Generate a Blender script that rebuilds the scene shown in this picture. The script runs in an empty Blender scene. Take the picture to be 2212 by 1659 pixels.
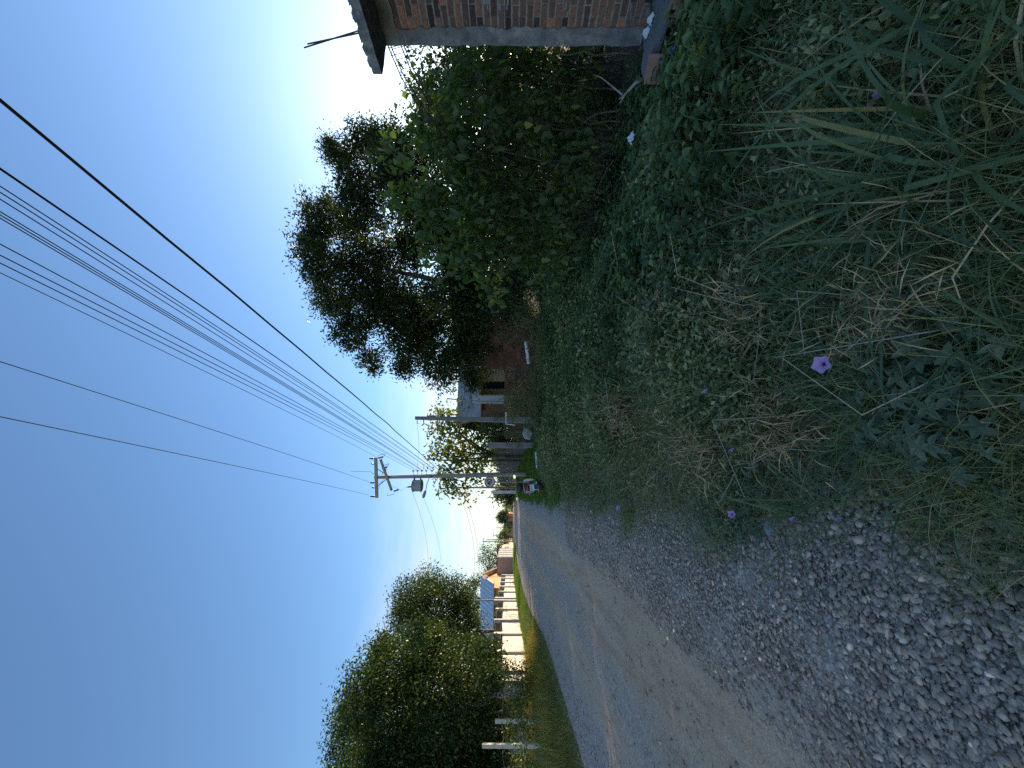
import bpy, math, random
import numpy as np
from mathutils import Vector, Matrix

rng = np.random.default_rng(11)
random.seed(5)
SC = bpy.context.scene
COL = SC.collection
PI = math.pi

# ------------------------------------------------------------------ camera frame
YAW = math.radians(16.9)
FWD = np.array([math.sin(YAW), math.cos(YAW), 0.0])
RGT = np.array([math.cos(YAW), -math.sin(YAW), 0.0])
UP = np.array([0, 0, 1.0])
FPX = 850.0
CAM = np.array([0, 0, 1.5])
SUN_AZ, SUN_EL = math.radians(51), math.radians(12.0)


def ray(x, y):
    return FWD + RGT * ((829.5 - y) / FPX) + UP * ((1106.0 - x) / FPX)


def at_depth(x, y, d):
    return CAM + ray(x, y) * d


def at_x(x, y, X):
    r = ray(x, y)
    return CAM + r * (X / r[0])


def at_y(x, y, Y):
    r = ray(x, y)
    return CAM + r * (Y / r[1])


def at_z(x, y, z):
    r = ray(x, y)
    return CAM + r * ((z - CAM[2]) / r[2])


# ------------------------------------------------------------------ terrain
_ty = np.array([-60, 4, 8, 11, 15, 18, 21, 24, 29, 36, 50, 70, 100, 160, 600.0])
_tz = np.array([0, 0, .02, .06, .15, .27, .43, .56, .68, .80, .92, 1.0, 1.02, 1.03, 1.03])


def zr(Y):
    Y = np.asarray(Y, float)
    return (np.interp(Y - 1.2, _ty, _tz) + np.interp(Y, _ty, _tz) + np.interp(Y + 1.2, _ty, _tz)) / 3


def sstep(a, b, x):
    t = np.clip((np.asarray(x, float) - a) / (b - a), 0, 1)
    return t * t * (3 - 2 * t)


def onroad(x, y):
    r = ray(x, y)
    for d in np.linspace(0.8, 140, 6000):
        p = CAM + r * d
        if p[2] <= zr(p[1]):
            return p
    return CAM + r * 140


LEFT_PX = [(1900, 3640), (1500, 2400), (1263, 1653), (1178, 1378), (1147, 1323), (1130, 1274), (1120, 1228), (1114.6, 1182)]
RIGHT_PX = [(2212, 1455), (2100, 1400), (2000, 1285), (1900, 1225), (1800, 1190), (1700, 1175), (1600, 1165), (1500, 1145),
            (1420, 1130), (1350, 1110), (1250, 1100), (1200, 1092), (1160, 1083), (1140, 1078), (1128, 1074), (1119, 1077)]


def edge(px):
    pts = sorted([tuple(onroad(*p)[:2]) for p in px], key=lambda p: p[1])
    out = [pts[0]]
    for p in pts[1:]:
        if p[1] > out[-1][1] + 0.05:
            out.append(p)
    return np.array(out)


EL, ER = edge(LEFT_PX), edge(RIGHT_PX)


def xl(Y):
    return np.interp(Y, EL[:, 1], EL[:, 0])


def xr(Y):
    return np.interp(Y, ER[:, 1], ER[:, 0])


def tz(X, Y):
    X = np.asarray(X, float); Y = np.asarray(Y, float)
    z = zr(Y)
    near = 1 - sstep(4.5, 8, Y)
    z = z - 0.34 * sstep(2.4, 4.0, X) * near
    z = z + 0.10 * sstep(0.3, 1.6, X - xr(Y)) * (1 - sstep(2.4, 3.4, X))
    z = z + 0.13 * sstep(0.2, 1.8, xl(Y) - X)
    off = sstep(0.1, 0.8, X - xr(Y)) + sstep(0.1, 0.8, xl(Y) - X)
    z = z + off * 0.05 * (np.sin(X * 2.3 + Y * 1.1) * np.sin(Y * 1.7 - X * 0.6))
    return z


# ------------------------------------------------------------------ materials
MAT = {}


def newmat(name):
    m = bpy.data.materials.new(name)
    m.use_nodes = True
    nt = m.node_tree
    nt.nodes.clear()
    out = nt.nodes.new('ShaderNodeOutputMaterial')
    b = nt.nodes.new('ShaderNodeBsdfPrincipled')
    nt.links.new(b.outputs[0], out.inputs[0])
    MAT[name] = m
    return m, nt, b, out


def nn(nt, t, **kw):
    n = nt.nodes.new(t)
    for k, v in kw.items():
        if k in n.inputs:
            n.inputs[k].default_value = v
        else:
            setattr(n, k, v)
    return n


def ramp(nt, fac, stops, interp='LINEAR'):
    r = nt.nodes.new('ShaderNodeValToRGB')
    r.color_ramp.interpolation = interp
    el = r.color_ramp.elements
    while len(el) > len(stops):
        el.remove(el[-1])
    while len(el) < len(stops):
        el.new(0.5)
    for e, (p, c) in zip(el, stops):
        e.position = p
        e.color = (*c, 1)
    nt.links.new(fac, r.inputs[0])
    return r.outputs[0]


def mix(nt, fac, a, b, mode='MIX'):
    m = nt.nodes.new('ShaderNodeMix')
    m.data_type = 'RGBA'
    m.blend_type = mode
    for s, v in ((0, fac), (6, a), (7, b)):
        if hasattr(v, 'node'):
            nt.links.new(v, m.inputs[s])
        elif s == 0:
            m.inputs[0].default_value = v
        else:
            m.inputs[s].default_value = (*v, 1)
    return m.outputs[2]


def objco(nt, scale=(1, 1, 1)):
    tc = nt.nodes.new('ShaderNodeTexCoord')
    mp = nt.nodes.new('ShaderNodeMapping')
    mp.inputs['Scale'].default_value = scale
    nt.links.new(tc.outputs['Object'], mp.inputs[0])
    return mp.outputs[0]


def noise(nt, co, scale, detail=4, rough=0.6):
    n = nn(nt, 'ShaderNodeTexNoise', Scale=scale, Detail=detail, Roughness=rough)
    nt.links.new(co, n.inputs['Vector'])
    return n.outputs['Fac']


def bump(nt, b, h, strength=0.4, dist=0.02):
    bp = nn(nt, 'ShaderNodeBump', Strength=strength, Distance=dist)
    nt.links.new(h, bp.inputs['Height'])
    nt.links.new(bp.outputs[0], b.inputs['Normal'])


def surf(name, c1, c2, rough=0.8, scale=6.0, bstr=0.3, bdist=0.01, metal=0.0, stretch=(1, 1, 1), stain=None, sscale=1.2):
    """mottled solid surface: two tones of one colour plus fine relief"""
    m, nt, b, out = newmat(name)
    co = objco(nt, stretch)
    n1 = noise(nt, co, scale, 6, 0.65)
    col = ramp(nt, n1, [(0.32, c1), (0.68, c2)])
    if stain:
        n2 = noise(nt, co, sscale, 4, 0.7)
        f = ramp(nt, n2, [(0.5, (0, 0, 0)), (0.66, (1, 1, 1))])
        col = mix(nt, f, col, stain)
    nt.links.new(col, b.inputs['Base Color'])
    b.inputs['Roughness'].default_value = rough
    b.inputs['Metallic'].default_value = metal
    if bstr:
        bump(nt, b, noise(nt, co, scale * 5, 5, 0.6), bstr, bdist)
    return m


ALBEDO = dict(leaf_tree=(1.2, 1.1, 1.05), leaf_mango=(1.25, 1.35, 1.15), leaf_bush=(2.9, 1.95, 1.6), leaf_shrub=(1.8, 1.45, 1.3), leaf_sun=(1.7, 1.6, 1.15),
              weed_broad=(2.8, 1.85, 1.5), weed_small=(3.8, 2.6, 2.0), weed_grey=(1.9, 1.5, 1.25), grass_blade=(2.0, 1.5, 1.3), grass_fine=(3.2, 2.35, 1.8),
              straw=(2.3, 1.95, 1.5), gravel=(2.75, 1.95, 1.4), brick=(1.0, 1.05, 1.05), grass_lawn=(2.0, 1.3, 1.0), gold_grass=(2.3, 2.2, 1.3))


def tinted(name, stops, rough=0.7, trans=0.0, transcol=None, grain=0, spec=0.3):
    """colour picked per piece (leaf, stone, brick) from a ramp over the mesh attribute 'tint'"""
    k = ALBEDO.get(name, (1, 1, 1))
    stops = [(p, tuple(a * b for a, b in zip(c, k))) for p, c in stops]
    m, nt, b, out = newmat(name)
    at = nn(nt, 'ShaderNodeAttribute', attribute_name='tint')
    col = ramp(nt, at.outputs['Fac'], stops)
    if grain:
        co = objco(nt)
        f = noise(nt, co, grain, 5, 0.7)
        k = ramp(nt, f, [(0.3, (0.62, 0.62, 0.62)), (0.7, (1.25, 1.25, 1.25))])
        col = mix(nt, 1.0, col, k, 'MULTIPLY')
        bump(nt, b, f, 0.5, 0.006)
    nt.links.new(col, b.inputs['Base Color'])
    b.inputs['Roughness'].default_value = rough
    b.inputs['Specular IOR Level'].default_value = spec
    if trans:
        t = nt.nodes.new('ShaderNodeBsdfTranslucent')
        tc = mix(nt, 1.0, col, transcol or (1.5, 1.6, 0.7), 'MULTIPLY')
        nt.links.new(tc, t.inputs['Color'])
        ms = nn(nt, 'ShaderNodeMixShader', Fac=trans)
        nt.links.new(b.outputs[0], ms.inputs[1])
        nt.links.new(t.outputs[0], ms.inputs[2])
        nt.links.new(ms.outputs[0], out.inputs[0])
    return m


# ------------------------------------------------------------------ objects
def tag(o, label=None, cat=None, group=None, kind=None):
    if label: o['label'] = label
    if cat: o['category'] = cat
    if group: o['group'] = group
    if kind: o['kind'] = kind
    return o


def thing(name, loc, label, cat, group=None, rz=0.0):
    o = bpy.data.objects.new(name, None)
    o.empty_display_size = 0.2
    o.location = Vector([float(v) for v in loc])
    o.rotation_euler.z = rz
    COL.objects.link(o)
    return tag(o, label, cat, group)


def rootloc(p):
    while p.parent is not None:
        p = p.parent
    return np.array(p.location)


def mesh_np(name, V, faces, mat, parent=None, tint=None, smooth=False, local=False):
    V = np.asarray(V, np.float32).reshape(-1, 3)
    if parent is not None and not local:
        V = V - rootloc(parent).astype(np.float32)
    me = bpy.data.meshes.new(name)
    faces = [np.asarray(f, np.int32) for f in faces if len(f)]
    me.vertices.add(len(V))
    me.vertices.foreach_set('co', V.ravel())
    nl = sum(f.size for f in faces)
    npoly = sum(len(f) for f in faces)
    me.loops.add(nl)
    me.loops.foreach_set('vertex_index', np.concatenate([f.ravel() for f in faces]))
    me.polygons.add(npoly)
    tot = np.concatenate([np.full(len(f), f.shape[1], np.int32) for f in faces])
    st = np.concatenate([[0], np.cumsum(tot)[:-1]]).astype(np.int32)
    me.polygons.foreach_set('loop_start', st)
    if smooth:
        me.polygons.foreach_set('use_smooth', np.ones(npoly, bool))
    if tint is not None:
        a = me.attributes.new('tint', 'FLOAT', 'POINT')
        a.data.foreach_set('value', np.asarray(tint, np.float32))
    me.update(calc_edges=True)
    me.validate()
    me.materials.append(MAT[mat])
    o = bpy.data.objects.new(name, me)
    COL.objects.link(o)
    if parent is not None:
        o.parent = parent
    return o


class MB:
    """collects solids and links them as ONE mesh object"""
    def __init__(s):
        s.v, s.f, s.t = [], [], []

    def add(s, verts, faces, tint=0.5):
        b = len(s.v)
        s.v += [tuple(float(c) for c in p) for p in verts]
        s.t += [tint] * len(verts)
        s.f += [tuple(i + b for i in f) for f in faces]
        return s

    def box(s, lo, hi, tint=0.5, rot=None, jit=0.0):
        x0, y0, z0 = lo; x1, y1, z1 = hi
        vs = [(x0, y0, z0), (x1, y0, z0), (x1, y1, z0), (x0, y1, z0), (x0, y0, z1), (x1, y0, z1), (x1, y1, z1), (x0, y1, z1)]
        if jit:
            vs = [tuple(c + random.uniform(-jit, jit) for c in p) for p in vs]
        if rot is not None:
            c = Vector([(a + b) / 2 for a, b in zip(lo, hi)])
            vs = [tuple(c + rot @ (Vector(p) - c)) for p in vs]
        return s.add(vs, [(0, 3, 2, 1), (4, 5, 6, 7), (0, 1, 5, 4), (1, 2, 6, 5), (2, 3, 7, 6), (3, 0, 4, 7)], tint)

    def prism(s, pts, z0, z1, tint=0.5):
        n = len(pts)
        vs = [(*p, z0) for p in pts] + [(*p, z1) for p in pts]
        return s.add(vs, [tuple(range(n))[::-1], tuple(range(n, 2 * n))] + [(i, (i + 1) % n, (i + 1) % n + n, i + n) for i in range(n)], tint)

    def extr(s, pts, d, tint=0.5):
        """planar 3D polygon extruded along vector d"""
        n = len(pts); d = np.array(d, float)
        vs = [np.array(p, float) for p in pts] + [np.array(p, float) + d for p in pts]
        return s.add(vs, [tuple(range(n))[::-1], tuple(range(n, 2 * n))] + [(i, (i + 1) % n, (i + 1) % n + n, i + n) for i in range(n)], tint)

    def tube(s, pts, rad, seg=8, tint=0.5, cap=True):
        pts = [np.array(p, float) for p in pts]
        n = len(pts)
        if np.isscalar(rad): rad = [rad] * n
        vs, prev = [], None
        for i, p in enumerate(pts):
            d = pts[min(i + 1, n - 1)] - pts[max(i - 1, 0)]
            d = d / (np.linalg.norm(d) + 1e-9)
            if prev is None:
                u = np.cross(d, [0, 0, 1.0])
                if np.linalg.norm(u) < 1e-3: u = np.cross(d, [1.0, 0, 0])
            else:
                u = prev - d * np.dot(prev, d)
            u /= np.linalg.norm(u) + 1e-9
            prev = u
            w = np.cross(d, u)
            for k in range(seg):
                a = 2 * PI * k / seg
                vs.append(p + rad[i] * (math.cos(a) * u + math.sin(a) * w))
        fs = []
        for i in range(n - 1):
            for k in range(seg):
                k2 = (k + 1) % seg
                fs.append((i * seg + k, i * seg + k2, (i + 1) * seg + k2, (i + 1) * seg + k))
        if cap:
            fs.append(tuple(range(seg))[::-1])
            fs.append(tuple(range((n - 1) * seg, n * seg)))
        return s.add(vs, fs, tint)

    def lathe(s, c, axis, prof, seg=12, tint=0.5):
        """prof: (distance along axis, radius) pairs"""
        c = np.array(c, float); a = np.array(axis, float); a /= np.linalg.norm(a)
        u = np.cross(a, [0, 0, 1.0])
        if np.linalg.norm(u) < 1e-3: u = np.cross(a, [1.0, 0, 0])
        u /= np.linalg.norm(u); w = np.cross(a, u)
        n = len(prof)
        vs = [c + a * h + max(r, 1e-4) * (math.cos(2 * PI * k / seg) * u + math.sin(2 * PI * k / seg) * w) for h, r in prof for k in range(seg)]
        fs = [(i * seg + k, i * seg + (k + 1) % seg, (i + 1) * seg + (k + 1) % seg, (i + 1) * seg + k) for i in range(n - 1) for k in range(seg)]
        fs += [tuple(range(seg))[::-1], tuple(range((n - 1) * seg, n * seg))]
        return s.add(vs, fs, tint)

    def build(s, name, mat, parent=None, smooth=False, local=False, label=None):
        V = np.array(s.v, np.float32)
        if parent is not None and not local:
            V = V - rootloc(parent).astype(np.float32)
        me = bpy.data.meshes.new(name)
        me.from_pydata([tuple(p) for p in V], [], s.f)
        a = me.attributes.new('tint', 'FLOAT', 'POINT')
        a.data.foreach_set('value', np.array(s.t, np.float32))
        if smooth:
            me.polygons.foreach_set('use_smooth', np.ones(len(me.polygons), bool))
        me.materials.append(MAT[mat])
        me.update()
        o = bpy.data.objects.new(name, me)
        COL.objects.link(o)
        if parent is not None: o.parent = parent
        if label: o['label'] = label
        return o


# ------------------------------------------------------------------ foliage generators
def unit(v):
    return v / (np.linalg.norm(v, axis=-1, keepdims=True) + 1e-9)


def leaf_set(P, D, N, L, W, kind='ovate', fold=0.25):
    """n leaves from bases P along D with upper side N; returns verts (n,k,3) and quads for one leaf"""
    S = unit(np.cross(D, N)); N = unit(np.cross(S, D))
    L = L[:, None]; W = W[:, None]
    if kind == 'diamond':
        m = P + D * L * 0.45 + N * L * fold * 0.5
        V = np.stack([P, m + S * W, P + D * L, m - S * W], 1)
        return V, np.array([[0, 1, 2, 3]])
    a = P + D * L * 0.30; b = P + D * L * 0.68 - N * L * 0.04
    e = P + D * L * 1.0 - N * L * 0.14
    f = N * W * fold * 2
    V = np.stack([P, a + S * W + f, b + S * W * 0.72 + f * 0.6, e, b - S * W * 0.72 + f * 0.6, a - S * W + f], 1)
    return V, np.array([[0, 1, 2, 3], [0, 3, 4, 5]])


def pack(V, Q):
    n, k, _ = V.shape
    F = (Q[None] + (np.arange(n) * k)[:, None, None]).reshape(-1, Q.shape[1])
    return V.reshape(-1, 3), F


def rand_dirs(n):
    return unit(rng.normal(size=(n, 3)))


def crown(clumps, spray, per, L, W, spread=0.22, kind='diamond', fill=0.55, droop=0.35, tintshift=0.0):
    """leaf sprays through ellipsoidal clumps; clumps: (centre, radii). spray = sprays per m3-ish unit"""
    Vs, Fs, Ts, tips, off = [], [], [], [], 0
    for c, r in clumps:
        c = np.array(c); r = np.array(r) if np.ndim(r) else np.array([r, r, r])
        vol = max(float(np.prod(r)) ** (2 / 3), 0.02)
        m = max(3, int(spray * vol))
        u = rand_dirs(m)
        rad = fill + (1 - fill) * rng.random((m, 1)) ** 0.7
        rad = rad * (1 + 0.16 * rng.normal(size=(m, 1)))
        tip = c + u * rad * r
        tips.append(tip[: max(1, m // 6)])
        n = m * per
        T = np.repeat(tip, per, 0); U = np.repeat(u, per, 0)
        P = T + rng.normal(size=(n, 3)) * spread * np.array([1, 1, 0.8])
        D = unit(U * 0.6 + rng.normal(size=(n, 3)) * 0.7 + np.array([0, 0, -droop]))
        N = unit(rng.normal(size=(n, 3)) * 0.5 + np.array([0, 0, 1.0]) + U * 0.3)
        ll = L * rng.uniform(0.6, 1.25, n); ww = W * rng.uniform(0.7, 1.2, n)
        V, Q = leaf_set(P, D, N, ll, ww, kind)
        v, f = pack(V, Q)
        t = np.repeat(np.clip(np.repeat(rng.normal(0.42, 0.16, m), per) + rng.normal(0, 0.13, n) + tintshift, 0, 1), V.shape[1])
        Vs.append(v); Fs.append(f + off); Ts.append(t); off += len(v)
    return np.concatenate(Vs), np.concatenate(Fs), np.concatenate(Ts), np.concatenate(tips)


def limbs(mb, base, fork, clumps, r0, tips=None, twigs=0, wob=0.12):
    """trunk from base to fork, then a limb to every clump and a few twigs"""
    base = np.array(base, float); fork = np.array(fork, float)
    k = 6
    pts = [base + (fork - base) * i / k + rng.normal(size=3) * r0 * 0.35 * (0 < i < k) for i in range(k + 1)]
    mb.tube(pts, [r0 * (1.35 if i == 0 else 1 - 0.28 * i / k) for i in range(k + 1)], 9)
    mains = []
    order = sorted(range(len(clumps)), key=lambda i: -float(np.prod(clumps[i][1])))
    for i in order:
        c = np.array(clumps[i][0], float)
        d = np.linalg.norm(c - fork)
        m = 6
        start = pts[-1] if random.random() < 0.6 else pts[-2]
        ra = r0 * random.uniform(0.4, 0.55)
        if len(mains) >= 6:
            q0, rq, k0 = min(((q, w, k) for q, w in mains for k in (2, 3, 4, 5)), key=lambda t: np.linalg.norm(t[0][t[2]] - c) + .15 * np.linalg.norm(t[0][t[2]] - fork))
            start, ra = q0[k0], rq * (1 - .12 * k0) * random.uniform(.45, .65)
            d = np.linalg.norm(c - start)
        ctrl = start + (c - start) * 0.45 + np.array([0, 0, 0.18 * d])
        q = []
        for j in range(m + 1):
            t = j / m
            q.append((1 - t) ** 2 * start + 2 * t * (1 - t) * ctrl + t * t * c + rng.normal(size=3) * wob * 0.25 * (0 < j))
        mb.tube(q, [ra * (1 - 0.8 * i / m) + 0.008 for i in range(m + 1)], 6)
        mains.append((q, ra))
        if tips is not None and twigs:
            near = tips[np.argsort(np.linalg.norm(tips - c, axis=1))[: twigs * 3]]
            for tp in near[rng.permutation(len(near))[:twigs]]:
                s0 = q[random.choice([m - 2, m - 1, m])]
                mid = (s0 + tp) / 2 + rng.normal(size=3) * 0.08
                mb.tube([s0, mid, tp], [ra * 0.25 + 0.006, ra * 0.15 + 0.005, 0.004], 4, cap=False)


def shrub(name, base, clumps, label, cat, mat='leaf_bush', spray=60, per=10, L=0.06, W=0.018, spread=0.13, kind='diamond', fill=0.35,
          droop=0.2, group=None, stems=5, bark='bark_pale', r0=0.02, tintshift=0.0):
    t = thing(name, base, label, cat, group)
    V, F, T, tips = crown(clumps, spray, per, L, W, spread, kind, fill, droop, tintshift)
    mesh_np('foliage', V, [F], mat, t, T)
    mb = MB()
    for c, r in clumps:
        for _ in range(max(1, stems // len(clumps))):
            b = np.array(base) + np.array([random.uniform(-.2, .2), random.uniform(-.2, .2), -0.05])
            e = np.array(c) + rng.normal(size=3) * 0.2
            m = (b + e) / 2 + rng.normal(size=3) * 0.15
            mb.tube([b, m, e], [r0, r0 * 0.75, r0 * 0.35], 5, cap=False)
    mb.build('stem', bark, t, smooth=True)
    return t


def ptree(name, base, clumps, label, cat='tree', mat='leaf_tree', bark='bark_dark', r0=0.2, fork=None, spray=90, per=14, L=0.09, W=0.02,
          spread=0.2, kind='diamond', fill=0.55, droop=0.35, group=None, twigs=0, tintshift=0.0):
    t = thing(name, base, label, cat, group)
    V, F, T, tips = crown(clumps, spray, per, L, W, spread, kind, fill, droop, tintshift)
    mesh_np('crown', V, [F], mat, t, T)
    mb = MB()
    if fork is None:
        zc = min(c[2] for c, r in clumps)
        fork = np.array(base) + np.array([0, 0, max(0.5, (zc - base[2]) * 0.8)])
    limbs(mb, np.array(base) - np.array([0, 0, 0.15]), fork, clumps, r0, tips, twigs)
    mb.build('trunk', bark, t, smooth=True)
    return t


def pxclumps(lst, depth, jit=0.0, flat=1.0):
    """crown clumps (x, y, radius in picture units) carried to a depth, each pushed nearer or farther"""
    out = []
    for x, y, r in lst:
        d = depth + random.uniform(-jit, jit)
        rr = r * d / FPX
        out.append((at_depth(x, y, d), np.array([rr, rr, rr * flat])))
    return out

# ================================================================== MATERIALS
def make_materials():
    surf('soil', (0.035, 0.028, 0.02), (0.085, 0.07, 0.05), 0.95, 9, 0.6, 0.02)
    surf('concrete', (0.17, 0.165, 0.155), (0.30, 0.29, 0.27), 0.9, 5, 0.5, 0.006, stain=(0.12, 0.115, 0.105))
    surf('concrete_dark', (0.11, 0.108, 0.105), (0.24, 0.23, 0.22), 0.92, 7, 0.9, 0.012, stain=(0.33, 0.31, 0.29), sscale=4)
    surf('concrete_post', (0.22, 0.22, 0.21), (0.33, 0.32, 0.30), 0.9, 4, 0.4, 0.006, stain=(0.14, 0.14, 0.13))
    surf('mortar', (0.21, 0.205, 0.195), (0.33, 0.32, 0.30), 0.95, 14, 0.8, 0.012)
    surf('white_render', (0.50, 0.46, 0.39), (0.62, 0.575, 0.49), 0.85, 2.2, 0.35, 0.006, stain=(0.38, 0.34, 0.28))
    surf('white_paint', (0.66, 0.66, 0.65), (0.8, 0.8, 0.78), 0.6, 8, 0.2, 0.003)
    surf('cream_paint', (0.55, 0.47, 0.34), (0.68, 0.60, 0.46), 0.8, 3, 0.25, 0.004)
    surf('beige_paint', (0.50, 0.40, 0.25), (0.60, 0.49, 0.32), 0.85, 3, 0.2, 0.004)
    surf('pale_wall', (0.40, 0.41, 0.42), (0.52, 0.53, 0.54), 0.85, 2, 0.2, 0.004, stain=(0.40, 0.41, 0.42))
    surf('grey_block', (0.30, 0.29, 0.28), (0.40, 0.39, 0.375), 0.9, 1.5, 0.3, 0.006)
    surf('orange_paint', (0.60, 0.24, 0.10), (0.70, 0.30, 0.13), 0.8, 2, 0.2, 0.004)
    surf('brick_red', (0.17, 0.075, 0.05), (0.30, 0.13, 0.085), 0.9, 5, 0.5, 0.01)
    surf('roof_metal', (0.40, 0.42, 0.44), (0.52, 0.54, 0.56), 0.45, 2, 0.1, 0.003, metal=0.35)
    surf('roof_old', (0.27, 0.27, 0.265), (0.40, 0.40, 0.385), 0.65, 3, 0.2, 0.004, stain=(0.26, 0.22, 0.19))
    surf('pole_wood', (0.24, 0.23, 0.18), (0.42, 0.40, 0.31), 0.9, 3, 0.6, 0.01, stretch=(5, 5, 0.5))
    surf('grey_wood', (0.07, 0.065, 0.06), (0.19, 0.18, 0.165), 0.92, 3, 0.6, 0.01, stretch=(6, 6, 0.5))
    surf('brown_wood', (0.09, 0.055, 0.03), (0.20, 0.125, 0.07), 0.85, 3, 0.5, 0.01, stretch=(5, 5, 0.6))
    surf('bark_dark', (0.045, 0.038, 0.03), (0.13, 0.11, 0.085), 0.95, 5, 0.8, 0.02, stretch=(2, 2, 0.5))
    surf('bark_pale', (0.15, 0.115, 0.075), (0.30, 0.24, 0.16), 0.9, 8, 0.6, 0.006, stretch=(2, 2, 0.4))
    surf('dry_twig', (0.32, 0.29, 0.23), (0.48, 0.44, 0.36), 0.9, 12, 0.5, 0.004)
    surf('steel_grey', (0.25, 0.28, 0.30), (0.36, 0.39, 0.41), 0.5, 3, 0.1, 0.002, metal=0.2, stain=(0.22, 0.17, 0.13), sscale=3)
    surf('rust_bar', (0.07, 0.035, 0.025), (0.15, 0.07, 0.045), 0.85, 20, 0.4, 0.002, metal=0.3)
    surf('dark_iron', (0.02, 0.02, 0.02), (0.05, 0.045, 0.04), 0.6, 10, 0.2, 0.002, metal=0.4)
    surf('insulator', (0.10, 0.045, 0.03), (0.16, 0.07, 0.045), 0.25, 10, 0)
    surf('wire_black', (0.012, 0.011, 0.011), (0.025, 0.022, 0.022), 0.95, 10, 0)
    surf('wire_alu', (0.12, 0.12, 0.125), (0.2, 0.2, 0.2), 0.5, 10, 0)
    surf('rubber', (0.014, 0.014, 0.014), (0.035, 0.034, 0.032), 0.85, 12, 0.3, 0.003)
    surf('black_plastic', (0.012, 0.012, 0.013), (0.03, 0.03, 0.032), 0.45, 10, 0.1, 0.001)
    surf('bike_red', (0.26, 0.02, 0.03), (0.34, 0.03, 0.04), 0.3, 5, 0)
    surf('bike_pink', (0.60, 0.40, 0.40), (0.70, 0.50, 0.49), 0.35, 5, 0)
    surf('sign_red', (0.34, 0.04, 0.035), (0.44, 0.06, 0.05), 0.5, 6, 0)
    surf('sign_white', (0.58, 0.57, 0.54), (0.7, 0.69, 0.66), 0.5, 3, 0, stain=(0.46, 0.44, 0.40), sscale=5)
    surf('sign_black', (0.01, 0.01, 0.01), (0.02, 0.02, 0.02), 0.5, 6, 0)
    surf('blue_plastic', (0.01, 0.025, 0.22), (0.02, 0.05, 0.35), 0.35, 8, 0.2, 0.004)
    surf('dark_opening', (0.006, 0.005, 0.007), (0.014, 0.012, 0.014), 0.8, 3, 0)
    surf('clay_orange', (0.42, 0.20, 0.08), (0.58, 0.32, 0.13), 0.9, 9, 0.5, 0.004)
    surf('clay_pink', (0.36, 0.18, 0.12), (0.46, 0.26, 0.18), 0.9, 9, 0.5, 0.004)
    surf('stone', (0.26, 0.26, 0.26), (0.42, 0.42, 0.415), 0.9, 7, 0.8, 0.01)
    surf('leaf_litter', (0.10, 0.07, 0.04), (0.2, 0.14, 0.08), 0.9, 9, 0.3, 0.003)
    surf('dark_green_paint', (0.012, 0.03, 0.022), (0.025, 0.05, 0.038), 0.6, 5, 0)
    surf('window_dark', (0.02, 0.022, 0.024), (0.04, 0.042, 0.045), 0.2, 3, 0)
    m, nt, b, out = newmat('mirror_glass')
    b.inputs['Base Color'].default_value = (0.9, 0.92, 0.94, 1); b.inputs['Metallic'].default_value = 1; b.inputs['Roughness'].default_value = 0.03
    m, nt, b, out = newmat('chrome')
    b.inputs['Base Color'].default_value = (0.7, 0.7, 0.7, 1); b.inputs['Metallic'].default_value = 1; b.inputs['Roughness'].default_value = 0.2
    m, nt, b, out = newmat('tail_red')
    b.inputs['Base Color'].default_value = (0.22, 0.012, 0.02, 1); b.inputs['Roughness'].default_value = 0.12; b.inputs['Coat Weight'].default_value = 0.6

    G = lambda *s: [(p, c) for p, c in s]
    tinted('leaf_tree', G((0.1, (0.016, 0.034, 0.014)), (0.45, (0.034, 0.062, 0.022)), (0.85, (0.075, 0.10, 0.03)), (1, (0.13, 0.11, 0.035))), 0.5, 0.32, (1.6, 1.5, 0.6))
    tinted('leaf_mango', G((0.1, (0.014, 0.03, 0.012)), (0.5, (0.035, 0.062, 0.02)), (0.85, (0.10, 0.11, 0.028)), (1, (0.17, 0.15, 0.045))), 0.45, 0.28, (1.6, 1.5, 0.5))
    tinted('leaf_bush', G((0.1, (0.02, 0.048, 0.026)), (0.5, (0.042, 0.082, 0.042)), (0.9, (0.08, 0.125, 0.055)), (1, (0.12, 0.13, 0.05))), 0.6, 0.3, (1.4, 1.5, 0.6))
    tinted('leaf_shrub', G((0.1, (0.03, 0.06, 0.03)), (0.5, (0.055, 0.10, 0.045)), (0.85, (0.09, 0.155, 0.05)), (1, (0.14, 0.17, 0.05))), 0.5, 0.42, (1.7, 1.8, 0.5))
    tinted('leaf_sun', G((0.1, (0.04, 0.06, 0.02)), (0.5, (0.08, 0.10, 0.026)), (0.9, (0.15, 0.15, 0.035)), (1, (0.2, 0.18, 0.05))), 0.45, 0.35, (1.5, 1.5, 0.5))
    tinted('weed_broad', G((0.1, (0.018, 0.046, 0.026)), (0.5, (0.036, 0.08, 0.042)), (0.88, (0.06, 0.125, 0.055)), (1, (0.10, 0.16, 0.045))), 0.75, 0.25, (1.4, 1.6, 0.6), spec=0.15)
    tinted('weed_small', G((0.1, (0.032, 0.058, 0.034)), (0.5, (0.064, 0.098, 0.058)), (0.88, (0.11, 0.15, 0.085)), (1, (0.17, 0.18, 0.10))), 0.75, 0.22, (1.4, 1.5, 0.7), spec=0.15)
    tinted('weed_grey', G((0.1, (0.05, 0.085, 0.06)), (0.6, (0.085, 0.13, 0.095)), (1, (0.12, 0.165, 0.12))), 0.75, 0.2, (1.3, 1.4, 0.8), spec=0.15)
    tinted('grass_blade', G((0.1, (0.032, 0.075, 0.038)), (0.5, (0.06, 0.115, 0.06)), (0.85, (0.10, 0.16, 0.075)), (1, (0.24, 0.22, 0.08))), 0.5, 0.28, (1.4, 1.5, 0.6))
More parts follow.
